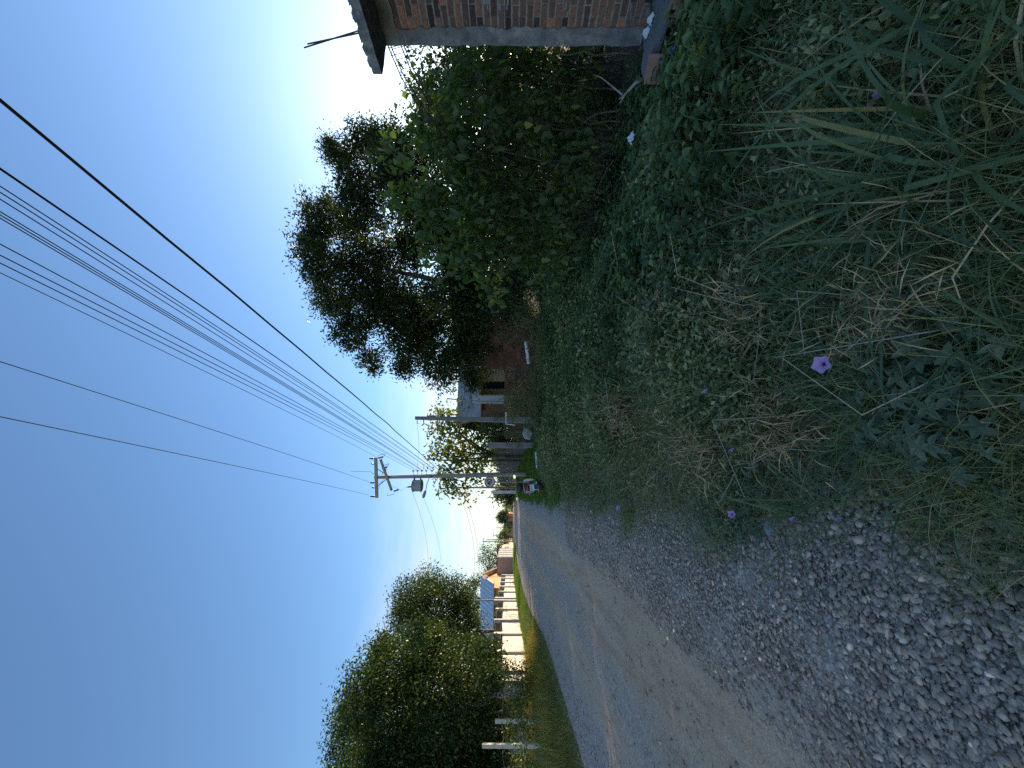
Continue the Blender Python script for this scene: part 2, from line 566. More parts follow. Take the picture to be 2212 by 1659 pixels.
    tinted('grass_fine', G((0.1, (0.04, 0.07, 0.035)), (0.5, (0.075, 0.11, 0.055)), (0.8, (0.13, 0.145, 0.075)), (1, (0.26, 0.22, 0.14))), 0.6, 0.25, (1.4, 1.5, 0.6))
    tinted('grass_lawn', G((0.1, (0.035, 0.10, 0.025)), (0.5, (0.065, 0.16, 0.035)), (1, (0.13, 0.22, 0.05))), 0.6, 0.35, (1.5, 1.6, 0.4))
    tinted('straw', G((0.1, (0.12, 0.095, 0.065)), (0.5, (0.21, 0.175, 0.12)), (1, (0.36, 0.31, 0.22))), 0.8, 0.15, (1.2, 1.1, 0.8))
    tinted('gold_grass', G((0.1, (0.06, 0.075, 0.03)), (0.5, (0.13, 0.12, 0.05)), (1, (0.27, 0.21, 0.10))), 0.7, 0.3, (1.3, 1.2, 0.6))
    tinted('gravel', G((0, (0.07, 0.075, 0.082)), (0.35, (0.135, 0.14, 0.15)), (0.7, (0.215, 0.22, 0.228)), (0.95, (0.31, 0.315, 0.32)), (1, (0.5, 0.5, 0.5))), 0.85, grain=40)
    tinted('brick', G((0, (0.055, 0.035, 0.032)), (0.3, (0.13, 0.075, 0.055)), (0.55, (0.22, 0.115, 0.075)), (0.8, (0.30, 0.135, 0.085)), (1, (0.42, 0.17, 0.09))), 0.92, grain=28)
    tinted('clay_block', G((0, (0.08, 0.04, 0.035)), (0.5, (0.20, 0.085, 0.06)), (1, (0.31, 0.14, 0.095))), 0.92, grain=12)
    tinted('petal', G((0, (0.34, 0.18, 0.48)), (0.6, (0.52, 0.33, 0.62)), (1, (0.7, 0.6, 0.75))), 0.6, 0.3, (1.1, 1.0, 1.2))

    # ---- road: compacted dirt tracks between loose gravel
    m, nt, b, out = newmat('road_surface')
    at = nn(nt, 'ShaderNodeAttribute', attribute_name='tint')
    co = objco(nt); cs = objco(nt, (1.0, 0.13, 1.0))
    w1 = noise(nt, cs, 1.1, 5, 0.6)
    ma = nn(nt, 'ShaderNodeMath', operation='MULTIPLY_ADD'); nt.links.new(w1, ma.inputs[0]); ma.inputs[1].default_value = 0.26; ma.inputs[2].default_value = -0.13
    ad = nn(nt, 'ShaderNodeMath', operation='ADD'); nt.links.new(at.outputs['Fac'], ad.inputs[0]); nt.links.new(ma.outputs[0], ad.inputs[1])
    k = 1 / 6.0
    g = (0.0, 0.0, 0.0); d = (1, 1, 1); h = (0.3,) * 3
    dirtness = ramp(nt, ad.outputs[0], [(0.0, g), (0.6 * k, g), (1.1 * k, (0.8,) * 3), (1.75 * k, d), (2.2 * k, h), (2.6 * k, (0.25,) * 3), (3.1 * k, (0.85,) * 3), (3.6 * k, h), (4.3 * k, (0.1,) * 3), (5.2 * k, g)])
    n2 = noise(nt, cs, 4.5, 6, 0.7)
    dirt = ramp(nt, n2, [(0.3, (0.46, 0.26, 0.14)), (0.5, (0.62, 0.38, 0.215)), (0.72, (0.70, 0.48, 0.30))])
    v = nn(nt, 'ShaderNodeTexVoronoi', Scale=48.0); nt.links.new(co, v.inputs['Vector'])
    sp = nn(nt, 'ShaderNodeSeparateColor'); nt.links.new(v.outputs['Color'], sp.inputs[0])
    grav = ramp(nt, sp.outputs[0], [(0.0, (0.24, 0.18, 0.14)), (0.5, (0.39, 0.31, 0.245)), (0.9, (0.54, 0.44, 0.36)), (1.0, (0.68, 0.58, 0.5))])
    v2 = nn(nt, 'ShaderNodeTexVoronoi', Scale=130.0); nt.links.new(co, v2.inputs['Vector'])
    sp2 = nn(nt, 'ShaderNodeSeparateColor'); nt.links.new(v2.outputs['Color'], sp2.inputs[0])
    spk = ramp(nt, sp2.outputs[1], [(0.0, (0.68,) * 3), (0.6, (1.0,) * 3), (0.93, (1.2,) * 3), (1.0, (1.6,) * 3)])
    dirt = mix(nt, 1.0, dirt, spk, 'MULTIPLY')
    patch = noise(nt, co, 7.0, 6, 0.75)
    pf = ramp(nt, patch, [(0.45, (0, 0, 0)), (0.68, (0.4,) * 3)])
    dn = mix(nt, pf, dirtness, (0.35, 0.35, 0.35))
    col = mix(nt, dn, grav, dirt)
    nt.links.new(col, b.inputs['Base Color'])
    b.inputs['Roughness'].default_value = 0.9
    b.inputs['Specular IOR Level'].default_value = 0.25
    hm = mix(nt, dn, v.outputs['Distance'], n2)
    bump(nt, b, hm, 0.7, 0.012)

    # ---- ground under the plants: soil far, mown green-brown turf colour in the distance
    m, nt, b, out = newmat('ground_soil')
    co = objco(nt)
    n1 = noise(nt, co, 0.9, 6, 0.7); n3 = noise(nt, co, 14, 6, 0.7)
    c = ramp(nt, n1, [(0.35, (0.05, 0.042, 0.03)), (0.55, (0.045, 0.055, 0.025)), (0.7, (0.07, 0.075, 0.035))])
    c2 = ramp(nt, n3, [(0.3, (0.5,) * 3), (0.7, (1.3,) * 3)])
    nt.links.new(mix(nt, 1.0, c, c2, 'MULTIPLY'), b.inputs['Base Color'])
    b.inputs['Roughness'].default_value = 0.95
    bump(nt, b, n3, 0.8, 0.03)


make_materials()


# ================================================================== WORLD, SUN, CAMERA
def make_light():
    w = bpy.data.worlds.new('World'); SC.world = w; w.use_nodes = True
    nt = w.node_tree; nt.nodes.clear()
    out = nt.nodes.new('ShaderNodeOutputWorld')
    bg = nt.nodes.new('ShaderNodeBackground')
    sky = nt.nodes.new('ShaderNodeTexSky')
    sky.sky_type = 'NISHITA'; sky.sun_disc = False
    sky.sun_elevation = SUN_EL; sky.sun_rotation = SUN_AZ
    sky.altitude = 50; sky.air_density = SKY['air']; sky.dust_density = SKY['dust']; sky.ozone_density = SKY['ozone']
    # thin wisps of cloud low over the street
    tc = nt.nodes.new('ShaderNodeTexCoord')
    mp = nt.nodes.new('ShaderNodeMapping'); mp.inputs['Scale'].default_value = (3.2, 3.2, 13.0); mp.inputs['Location'].default_value = (0.35, 0.2, 0.1)
    nt.links.new(tc.outputs['Generated'], mp.inputs[0])
    n = noise(nt, mp.outputs[0], 1.7, 7, 0.62)
    f = ramp(nt, n, [(0.40, (0.35,) * 3), (0.64, (0.95,) * 3)])
    sx = nt.nodes.new('ShaderNodeSeparateXYZ'); nt.links.new(tc.outputs['Generated'], sx.inputs[0])
    band = ramp(nt, sx.outputs[2], [(0.0, (0.5,) * 3), (0.12, (1,) * 3), (0.24, (0.35,) * 3), (0.33, (0, 0, 0))])
    side = ramp(nt, sx.outputs[0], [(0.0, (1,) * 3), (0.28, (1,) * 3), (0.5, (0.0,) * 3)])
    f2 = mix(nt, 1.0, mix(nt, 1.0, f, band, 'MULTIPLY'), side, 'MULTIPLY')
    col = mix(nt, f2, sky.outputs[0], SKY['cloud'])
    nt.links.new(col, bg.inputs[0])
    bg.inputs[1].default_value = SKY['strength']
    nt.links.new(bg.outputs[0], out.inputs[0])
    d = np.array([math.sin(SUN_AZ) * math.cos(SUN_EL), math.cos(SUN_AZ) * math.cos(SUN_EL), math.sin(SUN_EL)])
    L = bpy.data.lights.new('sun', 'SUN'); L.energy = SKY['sun']; L.angle = math.radians(0.55); L.color = (1.0, 0.80, 0.56)
    o = bpy.data.objects.new('sun', L); COL.objects.link(o)
    o.rotation_euler = Vector(d).to_track_quat('Z', 'Y').to_euler()
    o.location = d * 60
    c = bpy.data.cameras.new('camera'); c.sensor_fit = 'HORIZONTAL'; c.sensor_width = 36; c.lens = 36 * FPX / 2212
    c.clip_start = 0.05; c.clip_end = 2500
    co = bpy.data.objects.new('camera', c); COL.objects.link(co)
    R = Matrix(((0, RGT[0], -FWD[0]), (0, RGT[1], -FWD[1]), (-1, 0, 0)))
    co.matrix_world = Matrix.Translation(Vector(CAM)) @ R.to_4x4()
    SC.camera = co
    SC.view_settings.view_transform = 'Standard'; SC.view_settings.look = 'None'
    SC.view_settings.exposure = SKY['exposure']; SC.view_settings.gamma = 1
    cy = SC.cycles
    cy.max_bounces = 8; cy.diffuse_bounces = 4; cy.transmission_bounces = 5; cy.glossy_bounces = 3
    cy.use_denoising = False
    cy.sample_clamp_indirect = 6


SKY = dict(air=1.0, dust=0.2, ozone=3.4, strength=0.12, cloud=(3.9, 3.6, 2.85), sun=3.9, exposure=1.25)
make_light()


# ================================================================== GROUND AND ROAD
def make_ground():
    xs = np.concatenate([[-400, -200, -110, -70, -45, -32], np.arange(-25, -8, 1.0), np.arange(-8, 6.01, 0.25), np.arange(7, 20, 1.0), [25, 35, 60, 110, 220, 400]])
    ys = np.concatenate([[-80, -40, -20, -10, -5], np.arange(-3, 12, 0.25), np.arange(12, 40, 0.5), np.arange(40, 110, 2.5), [115, 130, 160, 220, 320, 480, 700]])
    X, Y = np.meshgrid(xs, ys)
    Z = tz(X, Y)
    inr = (X < xr(Y) - 0.1) & (X > xl(Y) + 0.1)
    Z = np.where(inr, Z - 0.06, Z - 0.004)
    nx, ny = len(xs), len(ys)
    i = np.arange(nx * ny).reshape(ny, nx)
    F = np.stack([i[:-1, :-1], i[:-1, 1:], i[1:, 1:], i[1:, :-1]], -1).reshape(-1, 4)
    o = mesh_np('ground', np.stack([X, Y, Z], -1), [F], 'ground_soil', smooth=True)
    tag(o, kind='structure')
    # road: a strip with shallow wheel ruts and a loose gravel ridge
    ys = np.concatenate([np.arange(-8, 14, 0.12), np.arange(14, 50, 0.6), np.arange(50, 150, 3), [170, 220, 300, 420]])
    u = np.linspace(0, 1, 64)
    X = xr(ys)[:, None] + 0.35 + (xl(ys) - 0.25 - xr(ys) - 0.35)[:, None] * u[None]
    Y = np.repeat(ys[:, None], len(u), 1)
    lat = (xr(Y) - X)
    wob = 0.15 * np.sin(Y * 0.35) + 0.1 * np.sin(Y * 0.9 + 1)
    ex = lambda c, w: np.exp(-((lat + wob * 0.5 - c) / w) ** 2)
    amp = 1 - 0.6 * sstep(12, 50, Y)
    Z = zr(Y) + 0.006 + amp * (0.035 * ex(0.35, 0.35) - 0.03 * ex(1.45, 0.4) + 0.02 * ex(2.35, 0.4) - 0.03 * ex(3.2, 0.42) + 0.03 * ex(4.6, 0.5))
    Z += 0.006 * np.sin(X * 9 + Y * 2.1) * np.sin(Y * 5.3) * amp
    Z -= 0.09 * (sstep(-0.1, -0.4, lat) + sstep(0.05, -0.3, X - xl(Y)))
    nx, ny = len(u), len(ys)
    i = np.arange(nx * ny).reshape(ny, nx)
    F = np.stack([i[:-1, :-1], i[1:, :-1], i[1:, 1:], i[:-1, 1:]], -1).reshape(-1, 4)
    F = F[:, ::-1]
    o = mesh_np('dirt_road', np.stack([X, Y, Z], -1), [F], 'road_surface', tint=np.clip(lat / 6.0, 0, 1).ravel(), smooth=True)
    tag(o, kind='structure')


make_ground()

# loose stones
_ico = []
_ph = (1 + 5 ** .5) / 2
_IV = unit(np.array([(-1, _ph, 0), (1, _ph, 0), (-1, -_ph, 0), (1, -_ph, 0), (0, -1, _ph), (0, 1, _ph), (0, -1, -_ph), (0, 1, -_ph), (_ph, 0, -1), (_ph, 0, 1), (-_ph, 0, -1), (-_ph, 0, 1)], float))
_IF = np.array([(0, 11, 5), (0, 5, 1), (0, 1, 7), (0, 7, 10), (0, 10, 11), (1, 5, 9), (5, 11, 4), (11, 10, 2), (10, 7, 6), (7, 1, 8), (3, 9, 4), (3, 4, 2), (3, 2, 6), (3, 6, 8), (3, 8, 9), (4, 9, 5), (2, 4, 11), (6, 2, 10), (8, 6, 7), (9, 8, 1)])


def stones(C, S, tint):
    n = len(C)
    V = np.repeat(_IV[None], n, 0) * (1 + 0.28 * rng.normal(size=(n, 12, 1)))
    sc = np.stack([S * rng.uniform(0.75, 1.4, n), S * rng.uniform(0.7, 1.1, n), S * rng.uniform(0.4, 0.75, n)], 1)
    V = V * sc[:, None]
    a = rng.uniform(0, 2 * PI, n); ca, sa = np.cos(a)[:, None], np.sin(a)[:, None]
    x = V[..., 0] * ca - V[..., 1] * sa; y = V[..., 0] * sa + V[..., 1] * ca
    t = rng.normal(0, 0.35, n)[:, None]
    z = V[..., 2] * np.cos(t) + y * np.sin(t); y = y * np.cos(t) - V[..., 2] * np.sin(t)
    V = np.stack([x, y, z], -1) + C[:, None]
    v, f = pack(V, _IF)
    return v, f, np.repeat(tint, 12)


def road_z(X, Y):
    lat = xr(Y) - X
    amp = 1 - 0.6 * sstep(12, 50, Y)
    wob = 0.15 * np.sin(Y * 0.35) + 0.1 * np.sin(Y * 0.9 + 1)
    ex = lambda c, w: np.exp(-((lat + wob * 0.5 - c) / w) ** 2)
    return zr(Y) + 0.006 + amp * (0.035 * ex(0.35, 0.35) - 0.03 * ex(1.45, 0.4) + 0.02 * ex(2.35, 0.4) - 0.03 * ex(3.2, 0.42) + 0.03 * ex(4.6, 0.5))


def make_gravel():
    Cs, Ss, Ts = [], [], []
    def strip(n, lat0, lat1, y0, y1, s0, s1, bias=1.0, prob=None):
        Y = y0 + (y1 - y0) * rng.random(n) ** bias
        lat = rng.uniform(lat0, lat1, n)
        if prob is not None:
            k = rng.random(n) < prob(lat, Y)
            Y, lat = Y[k], lat[k]
        X = xr(Y) - lat
        s = s0 * .8 + (s1 * 1.12 - s0 * .8) * rng.random(len(Y)) ** 3.2
        Cs.append(np.stack([X, Y, road_z(X, Y) + s * rng.uniform(0.1, 0.7, len(Y))], 1)); Ss.append(s)
        Ts.append(np.clip(rng.normal(0.5, 0.2, len(Y)), 0, 1))
    edge_p = lambda lat, Y: np.clip(1.25 - np.abs(lat - 0.28) / 0.75, 0, 1)
    strip(30000, -0.35, 1.05, 0.7, 5.0, 0.006, 0.0155, 1.0, edge_p)
    strip(13000, -0.30, 1.0, 5.0, 11.0, 0.009, 0.018, 1.0, edge_p)
    strip(5000, 0.6, 5.2, 0.8, 7.0, 0.004, 0.010, 1.2)
    strip(1500, 0.0, 5.2, 0.8, 10.0, 0.010, 0.02)
    strip(6000, 3.9, 5.6, 3.0, 16.0, 0.007, 0.017)
    # the coarse heap at the camera's feet
    n = 13000
    X = rng.uniform(-1.9, 0.0, n); Y = rng.uniform(0.45, 2.0, n)
    s = 0.006 + 0.012 * rng.random(n) ** 2.4
    Cs.append(np.stack([X, Y, road_z(X, Y) + s * rng.uniform(0.1, 0.9, n)], 1)); Ss.append(s); Ts.append(np.clip(rng.normal(0.52, 0.2, n), 0, 1))
    # scattered among the verge weeds
    n = 2200
    Y = rng.uniform(0.5, 5.0, n); X = xr(Y) + rng.exponential(0.35, n)
    s = 0.008 + 0.02 * rng.random(n) ** 2
    Cs.append(np.stack([X, Y, tz(X, Y) + s * 0.2], 1)); Ss.append(s); Ts.append(np.clip(rng.normal(0.42, 0.2, n), 0, 1))
    V, F, T = stones(np.concatenate(Cs), np.concatenate(Ss), np.concatenate(Ts))
    o = mesh_np('gravel', V, [F], 'gravel', tint=T)
    tag(o, kind='stuff')


make_gravel()


def rock(name, p, size, label, mat='stone', cat='rock', flat=0.6):
    n = 1
    mb = MB()
    vs = _IV * (1 + 0.2 * rng.normal(size=(12, 1))) * np.array([size, size * 0.8, size * flat]) + np.array(p) + np.array([0, 0, size * flat * 0.4])
    mb.add(vs, [tuple(f) for f in _IF])
    o = mb.build(name, mat)
    md = o.modifiers.new('s', 'SUBSURF'); md.levels = md.render_levels = 1; md.subdivision_type = 'SIMPLE'
    tag(o, label, cat)
    return o


def gpt(x, y, dz=0.0):
    p = onroad(x, y)
    return np.array([p[0], p[1], float(tz(p[0], p[1])) + dz])


rock('rock', gpt(2053, 1460), 0.036, 'large pale grey stone lying on the coarse gravel near the grass edge')
rock('rock', gpt(2165, 1545), 0.032, 'light grey rounded stone on the gravel at the very bottom of the road')
rock('rock', gpt(1672, 1144), 0.05, 'grey angular stone wedged in the weeds where they meet the gravel')
rock('rock', gpt(1725, 1332, 0.01), 0.016, 'small bright white pebble on the grey gravel, larger of two', 'white_paint')
rock('rock', gpt(1640, 1326, 0.01), 0.013, 'small bright white pebble on the gravel, one farther up the road', 'white_paint')
rock('rock', at_depth(1136, 936, 15.5) - np.array([0, 0, .12]), 0.27, 'big pale boulder beside the low green bushes near the fence posts', flat=0.75)

# ================================================================== BRICK BUILDING (unfinished), right
def ragged(a, b, n, amp, axis):
    pts = []
    for i in range(n + 1):
        p = np.array(a) + (np.array(b) - np.array(a)) * i / n
        if 0 < i < n:
            p = p + np.array(axis) * random.uniform(-amp, amp)
        pts.append(p)
    return pts


def make_brick_building():
    X0, Y1 = 4.78, 3.03
    t = thing('brick_building', (X0, Y1, 0.1), 'unfinished red brick building with a bare concrete roof slab at the roadside', 'building')
    # brick face, each course laid by hand
    mb = MB()
    z = 0.115
    c = 0
    while z < 2.70:
        h = 0.055 + random.uniform(-.003, .003)
        y = Y1 - 0.15 - (0.11 if c % 2 else 0.0)
        if c % 2:
            mb.box((X0 + random.uniform(0, .006), y + 0.012, z), (X0 + 0.1, Y1 - 0.14, z + h), random.random(), jit=0.003)
        while y > -1.2:
            L = 0.205 + random.uniform(-.012, .01)
            tint = min(1, max(0, random.gauss(0.48, 0.25)))
            if not (abs(z - 1.72) < 0.04 and abs(y - 2.72) < 0.12):
                mb.box((X0 + random.uniform(0, .009), y - L, z + random.uniform(-.002, .002)), (X0 + 0.1, y, z + h), tint, jit=0.0035,
                       rot=Matrix.Rotation(random.uniform(-.012, .012), 3, 'X'))
            y -= L + 0.016
        z += h + 0.018
        c += 1
    mb.build('brick_wall', 'brick', t)
    core = MB()
    core.box((X0 + 0.012, -1.3, 0.1), (X0 + 0.14, Y1 - 0.15, 2.72))
    core.box((X0 + 0.14, Y1 - 0.14, 0.1), (X0 + 4.0, Y1 - 0.02, 2.72))
    core.box((X0 + 3.9, -1.3, 0.1), (X0 + 4.0, Y1 - 0.14, 2.72))
    # lumpy joints
    for _ in range(160):
        y = random.uniform(1.2, Y1 - 0.2); zz = random.uniform(0.12, 2.65); r = random.uniform(.006, .016)
        core.box((X0 + random.uniform(.001, .008), y - r * 2.5, zz - r * .5), (X0 + 0.03, y + r * 2.5, zz + r * .5), jit=0.004)
    core.build('mortar', 'mortar', t)
    col = MB()
    L = ragged((X0 - 0.006, Y1 - 0.165, 0.1), (X0 - 0.006, Y1 - 0.165, 2.72), 40, 0.022, (0, 1, 0))
    R = ragged((X0 - 0.006, Y1, 2.72), (X0 - 0.006, Y1, 0.1), 34, 0.013, (0, 1, 0))
    col.extr(L + R, (0.16, 0, 0))
    col.build('concrete_column', 'concrete_dark', t)
    bm = MB()
    Lo = ragged((X0 - 0.012, -1.3, 2.715), (X0 - 0.012, Y1 + 0.0, 2.715), 40, 0.018, (0, 0, 1))
    bm.extr([(X0 - 0.012, Y1 + 0.0, 2.9), (X0 - 0.012, -1.3, 2.9)] + Lo, (0.18, 0, 0))
    bm.build('concrete_beam', 'concrete', t)
    sl = MB()
    xe = 4.30
    e1 = [(p[0], p[1]) for p in ragged((xe, -1.5, 0), (xe, 2.99, 0), 70, 0.009, (1, 0, 0))]
    e2 = [(p[0], p[1]) for p in ragged((xe + 0.03, 3.02, 0), (9.0, 3.02, 0), 30, 0.012, (0, 1, 0))]
    sl.prism((e1 + e2 + [(9.0, -1.5)]), 2.865, 2.955)
    for i in range(40):   # rough concrete left along the slab edge
        y = random.uniform(0.5, 2.95); r = random.uniform(0.01, 0.028)
        sl.box((xe + 0.004, y - r * 1.5, 2.94), (xe + 0.09, y + r * 1.5, 2.958 + r * 0.6), jit=0.008)
    sl.build('roof_slab', 'concrete_dark', t)
    fl = MB()
    f1 = [(p[0], p[1]) for p in ragged((4.26, -1.4, 0), (4.3, 3.07, 0), 40, 0.012, (1, 0, 0))]
    fl.prism(f1 + [(4.52, 3.10), (4.62, 2.96), (9.0, 2.96), (9.0, -1.4)], 0.03, 0.098)
    fl.build('floor_slab', 'concrete', t)
    for y in (-0.9, 1.1, 2.55):
        MB().box((4.55, y, -0.5), (4.85, y + 0.2, 0.03), jit=0.01).build('pier', 'brick_red', t)
    top = at_x(657, 103, 4.86); top2 = at_x(664, 95, 4.86)
    for k, tp in enumerate((top, top2)):
        b = np.array([4.86, 2.88 + 0.04 * k, 2.9])
        rb = MB().tube([b, b * 0.5 + tp * 0.5, tp], 0.0075, 6)
        rb.build('rebar', 'rust_bar', t)
    # drooping cage of four bars tied with stirrups
    cage = MB()
    pth = [np.array([4.86, 2.95, 2.80]), np.array([4.87, 3.1, 2.79]), np.array([4.89, 3.4, 2.745]), np.array([4.92, 3.8, 2.62]), np.array([4.95, 4.3, 2.42]), np.array([4.98, 4.9, 2.1])]
    off = [(-.045, .07), (.045, .07), (.045, -.07), (-.045, -.07)]
    for ox, oz in off:
        cage.tube([p + np.array([ox, oz * 0.25, oz]) for p in pth], 0.0075, 5)
    d = np.linspace(0, len(pth) - 1, 14)
    for q in d:
        i = min(int(q), len(pth) - 2); p = pth[i] + (pth[i + 1] - pth[i]) * (q - i)
        ring = [p + np.array([ox * 1.15, oz * 0.25, oz * 1.1]) for ox, oz in off]
        cage.tube(ring + [ring[0]], 0.0045, 4)
    cage.build('rebar_cage', 'rust_bar', t)


make_brick_building()


def hollow_brick(p, rz, size, label, mat, nx=2, nz=3, tilt=0.0):
    """clay block with its square holes open at the end that faces the road"""
    w, L, h = size
    t = thing('hollow_brick', p, label, 'brick', 'hollow clay bricks on the ground')
    mb = MB()
    R = Matrix.Rotation(rz, 3, 'Z') @ Matrix.Rotation(tilt, 3, 'Y')
    wall = 0.012
    cw = (w - wall * (nx + 1)) / nx; ch = (h - wall * (nz + 1)) / nz
    def bx(lo, hi):
        vs = []
        m = MB().box(lo, hi)
        mb.add([tuple(np.array(p) + np.array(R @ Vector(v))) for v in m.v], m.f)
    for i in range(nx + 1):
        x = -w / 2 + i * (cw + wall)
        bx((x, -L / 2, 0), (x + wall, L / 2, h))
    for j in range(nz + 1):
        z = j * (ch + wall)
        for i in range(nx):
            x = -w / 2 + wall + i * (cw + wall)
            bx((x, -L / 2 + 0.001, z + 0.0005), (x + cw, L / 2 - 0.001, z + wall - 0.0005))
    mb.build('clay_body', mat, t)
    pl = MB()
    vs = MB().box((-w / 2 + wall, 0.0, wall), (w / 2 - wall, L / 2 - 0.02, h - wall))
    pl.add([tuple(np.array(p) + np.array(R @ Vector(v))) for v in vs.v], vs.f)
    pl.build('cavity', 'dark_opening', t)
    return t


hollow_brick(at_x(1478, 6, 4.34) - np.array([0, 0, .02]), math.radians(70), (0.16, 0.24, 0.17), 'pink hollow clay brick with square holes, lying under the ledge at the frame edge', 'clay_pink', 2, 3)
hollow_brick(at_x(1448, 8, 4.46) - np.array([0, 0, .05]), math.radians(80), (0.16, 0.24, 0.12), 'yellowish hollow clay brick tucked directly beneath the concrete ledge', 'clay_orange', 2, 2)
hollow_brick(at_x(1408, 150, 4.2) - np.array([0, 0, .1]), math.radians(35), (0.15, 0.24, 0.15), 'reddish hollow clay brick at the far tip of the concrete ledge', 'clay_pink', 2, 2, 0.3)


def crumple(p, size, name, label, cat, mat):
    mb = MB()
    n = 7
    vs = []
    for i in range(n):
        for j in range(n):
            u, v = i / (n - 1) - .5, j / (n - 1) - .5
            vs.append(np.array(p) + np.array([u * size[0], v * size[1], size[2] * (0.5 + 0.5 * math.cos(5 * u + 3 * v)) * max(0, 1 - 3 * (u * u + v * v)) + random.uniform(0, size[2] * .45)]))
    fs = [(i * n + j, (i + 1) * n + j, (i + 1) * n + j + 1, i * n + j + 1) for i in range(n - 1) for j in range(n - 1)]
    mb.add(vs, fs)
    o = mb.build(name, mat)
    md = o.modifiers.new('thick', 'SOLIDIFY'); md.thickness = 0.004
    tag(o, label, cat)
    return o


crumple(at_x(1383, 70, 4.62) * [1, 1, 0] + [0, 0, .1], (0.05, 0.10, 0.05), 'plastic_bag', 'crumpled white plastic bag on the concrete ledge by the corner column', 'litter', 'white_paint')
crumple(at_x(1388, 42, 4.60) * [1, 1, 0] + [0, 0, .1], (0.05, 0.10, 0.05), 'plastic_bag', 'crumpled pale plastic bag on the ledge under the bricks, nearer the frame edge', 'litter', 'white_paint')
crumple(at_x(1455, 108, 4.0), (0.04, 0.07, 0.04), 'plastic_scrap', 'bright blue plastic scrap among the leaves below the ledge', 'litter', 'blue_plastic')
crumple(gpt(1384, 1195, 0.01), (0.05, 0.22, 0.03), 'paper_scrap', 'flattened white scrap lying alone on the gravel road', 'litter', 'white_paint')
crumple(at_x(1368, 298, 3.6), (0.06, 0.12, 0.05), 'plastic_scrap', 'white scrap lying under the shrub stems', 'litter', 'white_paint')


# ================================================================== UTILITY POLE
PB = at_depth(1137, 1024, 23.0)            # pole foot
PZ = float(tz(PB[0], PB[1]))
PT = at_depth(809, 1031, 23.0)             # pole top


def pole_at(z):
    f = (z - PZ) / (PT[2] - PZ)
    return np.array([PB[0], PB[1], PZ]) + (PT - np.array([PB[0], PB[1], PZ])) * f


